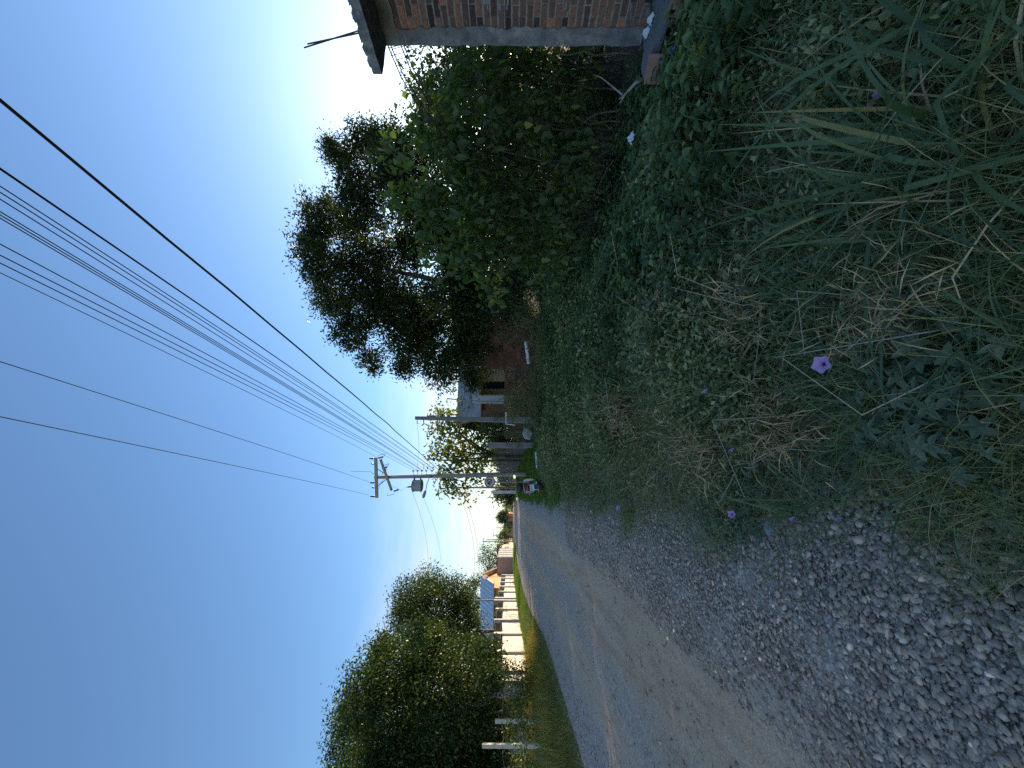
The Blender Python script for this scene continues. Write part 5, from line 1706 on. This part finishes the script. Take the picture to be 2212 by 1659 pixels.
    hum = [([(1290, 920, 40), (1320, 960, 34), (1270, 960, 30)], 8.2, 'dull olive hummock half way along the right bank', 'leaf_bush', .045, .012),
           ([(1400, 760, 44), (1430, 800, 36), (1385, 810, 30)], 5.8, 'pale grey-green hummock in the middle of the bank', 'weed_grey', .05, .013),
           ([(1250, 1020, 30), (1235, 990, 26), (1262, 1050, 20)], 9.5, 'small green hummock near the motorbike end of the bank', 'leaf_bush', .05, .014),
           ([(1375, 560, 44), (1400, 620, 40), (1360, 600, 34)], 5.6, 'rich green hummock before the dark hollow under the shrubs', 'weed_broad', .07, .02),
           ([(1510, 740, 50), (1540, 800, 44), (1490, 800, 36)], 3.7, 'fine-leaved olive hummock above the pale side-on flower', 'weed_small', .03, .007),
           ([(1205, 760, 30), (1195, 800, 28), (1215, 830, 26)], 10.5, 'light green hummock in front of the lying white pole', 'leaf_shrub', .06, .02)]
    for lst, d, lab, mt, L, W in hum:
        y = sum(p[1] for p in lst) / len(lst)
        cl = [(at_height(a, b, .2), r * at_depth_of(a, b, .2) / FPX * np.array([1, 1, .7])) for a, b, r in lst]
        shrub('weed_bush', gz3(cl[0][0]), cl, lab, 'weed', mt, 420, 10, L, W, .08, 'diamond', .3, .1, G, 6, 'bark_pale', .006)
    G = 'tangles of dead stalks on the right bank'
    tng = [([(1480, 960, 46), (1520, 1000, 40), (1450, 920, 36)], 4.0, 'straw-coloured tangle of dead stalks near the gravel'), ([(1590, 620, 50), (1620, 680, 50), (1560, 690, 40)], 3.0, 'pale dead tangle among the arching tussocks'),
           ([(1330, 880, 34), (1350, 920, 30)], 6.6, 'brown dead tangle farther along the bank'), ([(1650, 880, 44), (1690, 930, 40), (1630, 960, 36)], 2.7, 'fine dead tangle above the small flower at the gravel edge'),
           ([(1860, 700, 60), (1920, 620, 54)], 1.9, 'grey-brown dead tangle right of the largest purple flower'), ([(1430, 680, 34), (1400, 700, 30)], 4.8, 'thin pale tangle in front of the leafy shrubs')]
    for lst, d, lab in tng:
        y = sum(p[1] for p in lst) / len(lst)
        cl = [(at_height(a, b, .26), r * at_depth_of(a, b, .26) / FPX * np.array([1.2, 1.2, .6])) for a, b, r in lst]
        shrub('dead_tangle', gz3(cl[0][0]), cl, lab, 'dead weeds', 'straw', 700, 8, .04 * d ** .5 + .05, .0014 + .0004 * d, .07, 'diamond', .2, .3, G, 8, 'dry_twig', .003)
    # left verge bushes catching the sun
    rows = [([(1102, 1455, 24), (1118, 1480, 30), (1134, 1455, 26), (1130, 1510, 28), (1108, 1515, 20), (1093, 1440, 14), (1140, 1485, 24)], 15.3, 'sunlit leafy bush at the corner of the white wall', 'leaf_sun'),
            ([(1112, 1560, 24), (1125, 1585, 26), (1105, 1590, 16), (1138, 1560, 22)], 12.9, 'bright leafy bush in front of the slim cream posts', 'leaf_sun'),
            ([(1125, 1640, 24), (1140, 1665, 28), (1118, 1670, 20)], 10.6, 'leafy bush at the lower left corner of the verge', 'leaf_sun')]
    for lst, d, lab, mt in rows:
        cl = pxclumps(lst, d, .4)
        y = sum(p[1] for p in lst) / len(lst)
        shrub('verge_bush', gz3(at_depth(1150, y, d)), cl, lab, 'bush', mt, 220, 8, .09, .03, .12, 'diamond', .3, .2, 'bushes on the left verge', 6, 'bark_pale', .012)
    # garden planting seen through the railings
    for y, d, lab in ((1330, 33, 'garden bush behind the middle railings'), (1290, 43, 'garden bush behind the far railings'), (1380, 29, 'shaded garden bush behind the near railings')):
        lst = [(1078, y, 14), (1085, y + 14, 14), (1083, y - 12, 13)]
        cl = pxclumps(lst, d, .3)
        shrub('garden_bush', gz3(at_depth(1110, y, d)), cl, lab, 'bush', 'leaf_sun', 40, 9, .13, .045, .2, 'diamond', .3, .2, 'garden bushes behind the white wall', 4)
    # hedge line behind the sign
    for y, d, lab in ((1040, 44, 'dark hedge bush behind the sign post'), (1062, 58, 'hedge bush beyond the pale gate post'), (1030, 38, 'ragged bush at the far end of the plank fence')):
        lst = [(1080, y, 12), (1092, y + 6, 12), (1098, y - 6, 12), (1085, y - 8, 10)]
        cl = pxclumps(lst, d, .5)
        shrub('hedge_bush', gz3(at_depth(1110, y, d)), cl, lab, 'bush', 'leaf_tree', 40, 9, .16, .05, .25, 'diamond', .3, .2, 'hedge along the right side of the street', 4)


make_shrubs()


# dead branch and bare stems under the shrubs
def make_branches():
    A = lambda x, y, d: at_depth(x, y, d)
    o = MB()
    o.tube([A(1388, 172, 4.5), A(1372, 180, 4.55), A(1358, 196, 4.6), A(1345, 210, 4.65), A(1337, 214, 4.7)], [.022, .02, .016, .012, .006], 7)
    o.tube([A(1362, 190, 4.6), A(1350, 205, 4.6), A(1338, 225, 4.6)], [.014, .01, .004], 5)
    o.tube([A(1345, 205, 4.65), A(1322, 186, 4.8), A(1300, 168, 4.9), A(1280, 160, 5.0)], [.012, .01, .008, .005], 5)
    tag(o.build('dead_branch', 'dry_twig', smooth=True), 'pale broken forked branch at the tip of the concrete ledge', 'branch')
    stems = [((1400, 250), (1345, 265), (1250, 262), 5.6), ((1392, 258), (1340, 320), (1262, 360), 5.7), ((1380, 300), (1330, 330), (1285, 415), 5.8), ((1390, 225), (1320, 228), (1255, 270), 5.5), ((1385, 110), (1310, 112), (1200, 118), 5.3),
             ((1390, 300), (1290, 300), (1200, 310), 6.2), ((1380, 340), (1280, 360), (1210, 400), 6.3), ((1375, 380), (1300, 390), (1230, 400), 6.5), ((1370, 420), (1290, 425), (1220, 460), 6.6), ((1385, 200), (1300, 190), (1190, 180), 6.2), ((1380, 330), (1300, 262), (1240, 240), 5.9)]
    for k, (a, b, c, d) in enumerate(stems):
        q = [A(*a, d), A(*b, d + .1), A(*c, d + .3)]
        pts = [(1 - t) ** 2 * q[0] + 2 * t * (1 - t) * q[1] + t * t * q[2] + rng.normal(size=3) * .018 for t in np.linspace(0, 1, 8)]
        o = MB().tube(pts, [.014 - .001 * i for i in range(8)], 6).build('bare_stem', 'bark_pale', smooth=True)
        tag(o, 'thin bare pale stem in the dark hollow under the leafy shrubs', 'stem', 'bare stems under the shrubs')


make_branches()


# ================================================================== WEEDS AND GRASS
def bake(proto, P, rz, sc, tj):
    """proto (V,F,t) copied to n places: one big mesh"""
    V, F, t = proto
    n = len(P)
    c, s = np.cos(rz)[:, None], np.sin(rz)[:, None]
    x = V[None, :, 0] * c - V[None, :, 1] * s; y = V[None, :, 0] * s + V[None, :, 1] * c
    z = np.repeat(V[None, :, 2], n, 0)
    W = np.stack([x, y, z], -1) * sc[:, None, None] + P[:, None]
    f = (F[None] + (np.arange(n) * len(V))[:, None, None]).reshape(-1, F.shape[1])
    T = np.clip(t[None] + tj[:, None], 0, 1)
    return W.reshape(-1, 3), f, T.ravel()


def scatter(name, protos, P, smin, smax, mat, kind='stuff', scale_mul=None, tj=.12):
    Vs, Fs, Ts, off = [], [], [], 0
    which = rng.integers(0, len(protos), len(P))
    sc = rng.uniform(smin, smax, len(P)) * (scale_mul if scale_mul is not None else 1)
    for k, pr in enumerate(protos):
        i = which == k
        if not i.any(): continue
        v, f, t = bake(pr, P[i], rng.uniform(0, 2 * PI, i.sum()), sc[i], rng.normal(0, tj, i.sum()))
        Vs.append(v); Fs.append(f + off); Ts.append(t); off += len(v)
    o = mesh_np(name, np.concatenate(Vs), [np.concatenate(Fs)], mat, tint=np.concatenate(Ts))
    return tag(o, kind=kind)


def p_leaves(P, D, N, L, W, kind, tint, fold=.25):
    V, Q = leaf_set(P, D, N, L, W, kind, fold)
    v, f = pack(V, Q)
    return v, f, np.repeat(tint, V.shape[1])


def join(parts):
    Vs, Fs, Ts, off = [], [], [], 0
    for v, f, t in parts:
        Vs.append(v); Fs.append(f + off); Ts.append(t); off += len(v)
    return np.concatenate(Vs), np.concatenate(Fs), np.concatenate(Ts)


def blades(n, L, w, lean, droop, spread, k=5, tint=(.4, .2), upright=.9, kink=.25):
    """n curved blades from around the origin"""
    P = np.stack([rng.normal(0, spread, n), rng.normal(0, spread, n), np.zeros(n)], 1)
    a = rng.uniform(0, 2 * PI, n)
    O = np.stack([np.cos(a), np.sin(a), 0 * a], 1)
    U = unit(O * (lean * rng.uniform(.3, 1.3, n))[:, None] + np.array([0, 0, upright]))
    S = np.stack([-np.sin(a), np.cos(a), 0 * a], 1)
    tw = rng.uniform(-.6, .6, n)[:, None]
    S = unit(S + np.array([0, 0, 1.0]) * tw * .5)
    ll = L * rng.uniform(.5, 1.2, n); ww = w * rng.uniform(.7, 1.3, n); dr = droop * rng.uniform(.3, 1.4, n)
    T = np.linspace(0, 1, k + 1)
    kn = np.where(rng.random(n) < kink, rng.uniform(.35, .8, n), 2.0); kd = unit(O * .6 + rng.normal(0, .5, (n, 3)) - np.array([0, 0, .6]))
    pts = []
    for t in T:
        c = P + U * (ll * np.minimum(t, kn))[:, None] + kd * (ll * np.maximum(t - kn, 0))[:, None] + (O * .7 - np.array([0, 0, 1.0]))* (ll * dr * t ** 2.2)[:, None] * .6
        wd = (ww * (1 - t ** 1.8) * (.55 + .45 * min(1, t * 4)))[:, None]
        pts += [c + S * wd / 2, c - S * wd / 2]
    V = np.stack(pts, 1)
    Q = np.array([[2 * i, 2 * i + 1, 2 * i + 3, 2 * i + 2] for i in range(k)])
    v, f = pack(V, Q)
    return v, f, np.repeat(np.clip(rng.normal(tint[0], tint[1], n), 0, 1), V.shape[1])


def proto_broad(h, nl, L, W):
    parts = []
    for s in range(int(rng.integers(2, 4))):
        a = rng.uniform(0, 2 * PI); lean = rng.uniform(.1, .45)
        top = np.array([math.cos(a) * lean * h, math.sin(a) * lean * h, h * rng.uniform(.7, 1)])
        zz = np.linspace(.25, 1, nl)
        base = top[None] * zz[:, None]
        for sgn in (0, PI):
            az = np.arange(nl) * PI / 2 + sgn + rng.normal(0, .3, nl) + a
            D = unit(np.stack([np.cos(az), np.sin(az), rng.uniform(-.15, .45, nl)], 1))
            N = unit(np.stack([-np.cos(az) * .3, -np.sin(az) * .3, np.ones(nl)], 1) + rng.normal(0, .2, (nl, 3)))
            k = np.sin(np.clip(1.15 - zz * .75, 0, 1) * PI / 1.6) * .6 + .5
            parts.append(p_leaves(base, D, N, L * k * rng.uniform(.8, 1.15, nl), W * k, 'ovate', np.clip(rng.normal(.45, .14, nl) + zz * .12, 0, 1)))
        st = np.array([[-.003, 0, 0], [.003, 0, 0], top + [.0015, 0, 0], top - [.0015, 0, 0]])
        parts.append((st, np.array([[0, 1, 2, 3]]), np.full(4, .7)))
    return join(parts)


def proto_small(n, r, h, L, W, kind='diamond'):
    P = np.stack([rng.normal(0, r, n), rng.normal(0, r, n), h * rng.random(n) ** .8], 1)
    a = rng.uniform(0, 2 * PI, n)
    D = unit(np.stack([np.cos(a), np.sin(a), rng.normal(.15, .35, n)], 1))
    N = unit(rng.normal(0, .45, (n, 3)) + np.array([0, 0, 1.0]))
    parts = [p_leaves(P, D, N, L * rng.uniform(.6, 1.3, n), W * rng.uniform(.8, 1.2, n), kind, np.clip(rng.normal(.42, .2, n), 0, 1))]
    m = n // 5   # thin stems
    q = P[:m] * np.array([.3, .3, 0]); e = P[:m] + D[:m] * .03
    s = np.array([.0016, .0016, 0])
    V = np.stack([q - s, q + s, e + s * .5, e - s * .5], 1); v, f = pack(V, np.array([[0, 1, 2, 3]]))
    parts.append((v, f, np.full(len(v), .75)))
    return join(parts)


def proto_palmate(nst, h, L, W):
    parts = []
    for s in range(nst):
        a0 = rng.uniform(0, 2 * PI); r = rng.uniform(.02, .16)
        c = np.array([math.cos(a0) * r, math.sin(a0) * r, h * rng.uniform(.5, 1)])
        tilt = unit(np.array([math.cos(a0) * .4, math.sin(a0) * .4, 1.0]) + rng.normal(0, .25, 3))
        u = unit(np.cross(tilt, [1, .2, 0])); w = np.cross(tilt, u)
        az = np.linspace(0, 2 * PI, 6)[:-1] + rng.uniform(0, 1) + rng.normal(0, .12, 5)
        D = unit(np.cos(az)[:, None] * u + np.sin(az)[:, None] * w - tilt * .12)
        parts.append(p_leaves(np.repeat(c[None], 5, 0), D, np.repeat(tilt[None], 5, 0), L * rng.uniform(.75, 1.1, 5), np.full(5, W), 'ovate', np.full(5, np.clip(rng.normal(.5, .2), 0, 1))))
        st = np.array([[-.002, 0, 0], [.002, 0, 0], c + [.0012, 0, 0], c - [.0012, 0, 0]])
        parts.append((st, np.array([[0, 1, 2, 3]]), np.full(4, .3)))
    return join(parts)


def rect(n, x0, x1, y0, y1, prob=None, ybias=1.0):
    Y = y0 + (y1 - y0) * rng.random(n) ** ybias
    X = rng.uniform(x0, x1, n)
    if prob is not None:
        k = rng.random(n) < prob(X, Y)
        X, Y = X[k], Y[k]
    return np.stack([X, Y, tz(X, Y) - .004], 1)


def clump(X, Y, s=1.0, ph=0.0):
    """patchiness 0..1"""
    return .5 + .25 * (np.sin(X * 2.1 * s + 1.3 * np.sin(Y * 1.3 * s + ph) + ph) + np.sin(Y * 1.7 * s + 1.1 * np.sin(X * 1.9 * s) + 2 * ph))


def make_weeds():
    off = lambda X, Y: X - xr(Y)                       # distance from the gravel
    edgep = lambda X, Y: np.clip((off(X, Y) + .2 + .3 * (clump(X, Y, 2.2, 4) - .5)) / .35, 0, 1)
    # broad-leaved nettle-like weeds, thickest towards the brick building
    pb = [proto_broad(rng.uniform(.28, .5), int(rng.integers(5, 8)), .085, .024) for _ in range(9)]
    P = rect(2300, .8, 5.2, .9, 6.0, lambda X, Y: (np.hypot(X, Y) > 2.5) * np.clip((off(X, Y) - 1.1 - .22 * Y * .3) / 1.2, 0, 1) * (.35 + .65 * clump(X, Y, .9, 2)))
    scatter('broadleaf_weeds', pb, P, .65, 1.2, 'weed_broad')
    pb2 = [proto_broad(rng.uniform(.3, .55), 6, .09, .026) for _ in range(6)]
    P = rect(2600, 1.6, 8.5, 5.0, 13.0, lambda X, Y: np.clip((off(X, Y) - 1.8) / 1.0, 0, 1) * (.3 + .7 * clump(X, Y, .8, 5)))
    scatter('broadleaf_weeds', pb2, P, .7, 1.35, 'weed_broad')
    # small-leaved creeper carpet
    ps = [proto_small(56, .085, .18, .025, .0065) for _ in range(5)] + [proto_small(40, .09, .15, .034, .0095) for _ in range(3)]
    P = rect(10500, -.9, 4.2, .55, 6.0, lambda X, Y: edgep(X, Y) * (.12 + .88 * clump(X, Y, 1.5, 1) ** 1.6))
    sm = .45 + .85 * sstep(.1, 1.2, off(P[:, 0], P[:, 1]))
    sm = sm * np.clip(np.hypot(P[:, 0], P[:, 1]) / 2.6, .5, 1) * (.65 + .7 * clump(P[:, 0], P[:, 1], 1.9, 9))
    scatter('creeper_weeds', ps, P, .7, 1.45, 'weed_small', scale_mul=sm)
    ps2 = [proto_small(44, .11, .24, .042, .012) for _ in range(8)]
    P = rect(8200, -.7, 6.5, 5.0, 15.0, lambda X, Y: edgep(X, Y) * (.4 + .6 * clump(X, Y, .8, 3)) * (1 - .75 * sstep(13, 15, Y)))
    sm = (.5 + .6 * sstep(.2, 1.8, off(P[:, 0], P[:, 1]))) * (.6 + .8 * clump(P[:, 0], P[:, 1], 1.3, 5))
    scatter('creeper_weeds', ps2, P, .8, 1.6, 'weed_small', scale_mul=sm)
    # greyish five-fingered vine
    pp = [proto_palmate(9, .12, .043, .0095) for _ in range(5)]
    P = np.concatenate([np.stack([(vx := gpt(2130, 830)[0] + rng.normal(0, .10, 26)), (vy := gpt(2130, 830)[1] + rng.normal(0, .10, 26)), tz(vx, vy)], 1), rect(240, -.3, 3.0, 1.2, 6.5, lambda X, Y: edgep(X, Y) * (clump(X, Y, 1.7, 7) > .62))])
    P[:26, 2] += .03
    scatter('vine', pp, P, .75, 1.25, 'weed_grey')
    # fine green grass and dead straw through everything
    pf = [blades(26, .26, .0035, .75, .5, .05, 4, (.42, .24)) for _ in range(8)]
    P = rect(7500, -1.0, 4.2, .5, 7.0, lambda X, Y: edgep(X, Y) * (.25 + .75 * clump(X, Y, 1.4, 0)) * (1 - .75 * sstep(1.8, 3.2, off(X, Y))))
    sm = .4 + .7 * sstep(.0, 1.0, off(P[:, 0], P[:, 1]))
    scatter('grass', pf, P, .7, 1.4, 'grass_fine', scale_mul=sm)
    pst = [blades(14, .32, .0032, 1.0, .8, .07, 6, (.45, .25), .7) for _ in range(8)]
    P = rect(4200, -.9, 3.6, .6, 7.5, lambda X, Y: edgep(X, Y) * np.clip(clump(X, Y, 1.2, 2.5) * 1.5 - .2, 0, 1) * (1 - .8 * sstep(2.0, 3.2, off(X, Y))))
    sm = .45 + .9 * sstep(.0, .8, off(P[:, 0], P[:, 1]))
    sm = sm * np.clip(np.hypot(P[:, 0], P[:, 1]) / 3.0, .5, 1)
    scatter('dry_grass', pst, P, .7, 1.35, 'straw', scale_mul=sm)
    # medium-wide grass leaves
    pm = [blades(9, .48, .011, .65, .75, .035, 6, (.42, .2)) for _ in range(6)]
    P = rect(1300, -.2, 4.0, .9, 6.5, lambda X, Y: np.clip(off(X, Y) / .8, 0, 1) * np.clip(clump(X, Y, .9, 6) * 1.8 - .4, 0, 1))
    scatter('grass', pm, P, .6, 1.15, 'grass_blade')
    # short bright grass round the motorbike and along the fence
    pl = [blades(22, .15, .007, .6, .5, .08, 3, (.45, .2)) for _ in range(5)]
    P = rect(9000, -1.0, 4.0, 12.0, 42.0, lambda X, Y: np.clip((off(X, Y) + .2 * clump(X, Y, 1, 1)) / .3, 0, 1) * (X < 3.1) * (1 - .5 * sstep(25, 40, Y)), 1.3)
    scatter('lawn_grass', pl, P, .7, 1.5, 'grass_lawn', scale_mul=1 + .03 * np.clip(P[:, 1] - 12, 0, 30))
    # along the left verge: long dry grass near, short bright grass far
    pg = [blades(26, .5, .006, .55, .5, .09, 4, (.45, .25)) for _ in range(6)]
    lo = lambda X, Y: xl(Y) - X
    P = rect(7000, -11.5, -4.6, 5.0, 22.0, lambda X, Y: np.clip((lo(X, Y) + .1) / .5, 0, 1) * (X > -10.5) * (.4 + .6 * clump(X, Y, .8, 3)))
    sm = .4 + .9 * sstep(.1, 1.3, lo(P[:, 0], P[:, 1]))
    scatter('verge_grass', pg, P, .6, 1.25, 'gold_grass', scale_mul=sm)
    P = rect(4200, -9, -4.6, 3.5, 22.0, lambda X, Y: np.clip((lo(X, Y) + .15) / .25, 0, 1) * np.clip(1.8 - lo(X, Y) * .9, .15, 1))
    scatter('verge_grass', pl, P, .6, 1.3, 'grass_fine')
    P = rect(12000, -13, -4.5, 20.0, 72.0, lambda X, Y: np.clip((lo(X, Y) + .1) / .3, 0, 1) * (X > wallx(Y) + .1), 1.2)
    scatter('lawn_grass', pl, P, .7, 1.4, 'grass_lawn', scale_mul=.8 + .02 * np.clip(P[:, 1] - 20, 0, 50))
    # grass beyond, right side of the street
    P = rect(3000, 0, 8.0, 40, 110, lambda X, Y: np.clip(off(X, Y) / .3, 0, 1))
    scatter('lawn_grass', pl, P, 1.6, 2.6, 'grass_lawn')


make_weeds()


# individual tussocks, seed stalks and flowers
def make_single_plants():
    G = 'grass tussocks in the near verge'
    spots = [((2200, 330), 1.0, .019, 40, 'largest broad-bladed grass tussock at the lower right corner'), ((2205, 110), 1.0, .02, 26, 'broad-bladed tussock at the extreme lower right edge'),
             ((1990, 430), .80, .016, 34, 'arching grass tussock just above the largest one'), ((1880, 520), .70, .013, 28, 'slender arching tussock in the middle of the weeds'),
             ((1800, 640), .60, .011, 26, 'yellowing tussock between the creepers and the purple flower'), ((1960, 700), .42, .008, 20, 'small green tussock below the big purple flower'),
             ((1830, 900), .34, .006, 26, 'thin tussock among dry straw near the gravel'), ((1700, 500), .65, .011, 26, 'pale tussock with curved tips before the dark hollow')]
    for (x, y), L, w, n, lab in spots:
        p = onroad(x, y); p = np.array([p[0], p[1], float(tz(p[0], p[1]))])
        t = thing('grass_tussock', p, lab, 'grass tussock', G)
        v, f, tt = blades(n, L, w, .75, .8, .10, 9, (.45, .24), kink=.4)
        mesh_np('green_blades', v, [f], 'grass_blade', t, tt, local=True)
        v, f, tt = blades(n // 2 + 8, L * .7, w * .4, 1.0, .7, .12, 6, (.5, .25), kink=.6)
        mesh_np('dry_blades', v, [f], 'straw', t, tt, local=True)
    G = 'tall seeding grass stalks'
    st = [([(1600, 560), (1450, 605), (1385, 600), (1335, 575), (1320, 500)], 3.6, 'tall arching seed stalk with a pale drooping head before the dark hollow'),
          ([(1560, 640), (1440, 660), (1400, 640), (1480, 590)], 3.3, 'bent yellow seed stalk forming a sharp angle above the creepers'),
          ([(1500, 470), (1400, 440), (1380, 430), (1355, 400), (1350, 380)], 4.0, 'pale forked seed stalk leaning toward the shrub stems'),
          ([(1780, 790), (1900, 760), (1960, 700), (2060, 720)], 1.9, 'long pale bent stalk beside the big purple flower'),
          ([(1920, 250), (2010, 270), (2100, 300), (2160, 340)], 1.5, 'straight straw-coloured stalk lying across the broad tussock'),
          ([(1700, 330), (1580, 240), (1460, 130)], 3.0, 'slender stalk crossing the leafy weeds toward the ledge'),
          ([(1880, 480), (1650, 200), (1420, 235)], 2.9, 'very thin upright stalk in the leafy weeds'),
          ([(1500, 900), (1420, 950), (1380, 980)], 4.6, 'short straw stalk on the far grassy bank'),
          ([(2000, 560), (2080, 590), (2100, 630), (2060, 660)], 1.6, 'kinked dry stalk at the right of the grey vine'),
          ([(1660, 960), (1560, 1000), (1500, 1060)], 3.2, 'leaning stalk near the small purple flower')]
    for px, d, lab in st:
        q = [at_depth(x, y, d + .1 * i) for i, (x, y) in enumerate(px)]
        pts = []
        for a, b in zip(q, q[1:]):
            for f in (0, .25, .5, .75):
                pts.append(a + (b - a) * f)
        pts.append(q[-1])
        base = pts[0].copy(); gz = float(tz(base[0], base[1]))
        pts = [np.array([base[0], base[1], gz])] + pts if pts[0][2] > gz + .02 else pts
        t = thing('grass_stalk', pts[0], lab, 'grass stalk', G)
        MB().tube(pts, [.0042 - .0022 * i / len(pts) for i in range(len(pts))], 5).build('stem', 'dry_twig', t, smooth=True)
        m = MB()
        for i in range(max(1, len(pts) - 6), len(pts)):
            for k in range(6):
                a = pts[i - 1] + (pts[i] - pts[i - 1]) * (k / 6)
                e = a + (pts[i] - pts[i - 1]) * .35 + rng.normal(size=3) * .008
                m.tube([a, e], [.0035, .0012], 4)
        m.build('seed_head', 'straw', t)
    G = 'purple wild flowers'
    fl = [((1774, 787), 1.33, .028, 'largest open purple flower with a dark throat in the middle of the weeds', 'up'), ((1522, 845), 2.15, .021, 'pale purple flower seen from the side above the dry grass', 'side'),
          ((1580, 972), 2.15, .018, 'half-closed purple flower among straw', 'side'), ((1580, 1111), 2.3, .021, 'small purple flower at the gravel edge, facing the camera', 'up'),
          ((1335, 1098), 4.7, .03, 'lone purple flower farthest up the verge beside the gravel', 'up'), ((1714, 1122), 1.9, .017, 'withered whitish flower on the creeper close to the gravel', 'side'),
          ((1810, 1122), 1.7, .015, 'fallen pale lilac flower low in the creeper near the gravel', 'side'), ((1896, 203), 1.35, .014, 'tiny lilac flower deep among the broad blades', 'up'), ((1880, 228), 1.36, .014, 'tiny lilac flower just left of its twin among the broad blades', 'side')]
    for (x, y), d, R, lab, how in fl:
        c = at_depth(x, y, d)
        gz = float(tz(c[0], c[1]))
        if c[2] < gz + .04: c[2] = gz + .06
        t = thing('purple_flower', (c[0], c[1], gz), lab, 'flower', G)
        toc = unit(CAM - c) * (.8 if how == 'up' else .15) + np.array([rng.normal(0, .2), rng.normal(0, .2), .5 if how == 'up' else .35]) + (RGT * .8 if how == 'side' else 0)
        n = unit(toc); u = unit(np.cross(n, [0, 0, 1.0])); w = np.cross(n, u)
        vs, fs, ts = [c - n * R * .9], [], [0.0]
        ring = 25
        for rr, hh, tn in ((.16, -.55, 0.1), (.45, -.1, .6), (1.0, .06, .7)):
            for k in range(ring):
                a = 2 * PI * k / ring
                lobe = 1 + (.14 * math.cos(5 * a) if rr > .4 else 0)
                vs.append(c + (u * math.cos(a) + w * math.sin(a)) * R * rr * lobe + n * R * (hh + (.08 * math.cos(10 * a) if rr > .9 else 0))); ts.append(tn)
        for j in range(2):
            for k in range(ring):
                fs.append((1 + j * ring + k, 1 + j * ring + (k + 1) % ring, 1 + (j + 1) * ring + (k + 1) % ring, 1 + (j + 1) * ring + k))
        m = MB(); m.v = [tuple(v) for v in vs]; m.t = ts; m.f = fs
        m.build('petal', 'petal', t, smooth=True)
        m = MB(); m.lathe(c - n * R * .56, n, [(0, R * .04), (.001, R * .17), (.004, R * .02)], 10); m.build('throat', 'rust_bar', t)
        MB().tube([(c[0] + .02, c[1] + .02, gz), (c[0] + .01, c[1], (gz + c[2]) / 2), tuple(c - n * R * .8)], .0025, 5).build('stem', 'grass_stem', t)


surf('grass_stem', (0.05, 0.09, 0.045), (0.08, 0.13, 0.06), 0.7, 10, 0)
make_single_plants()
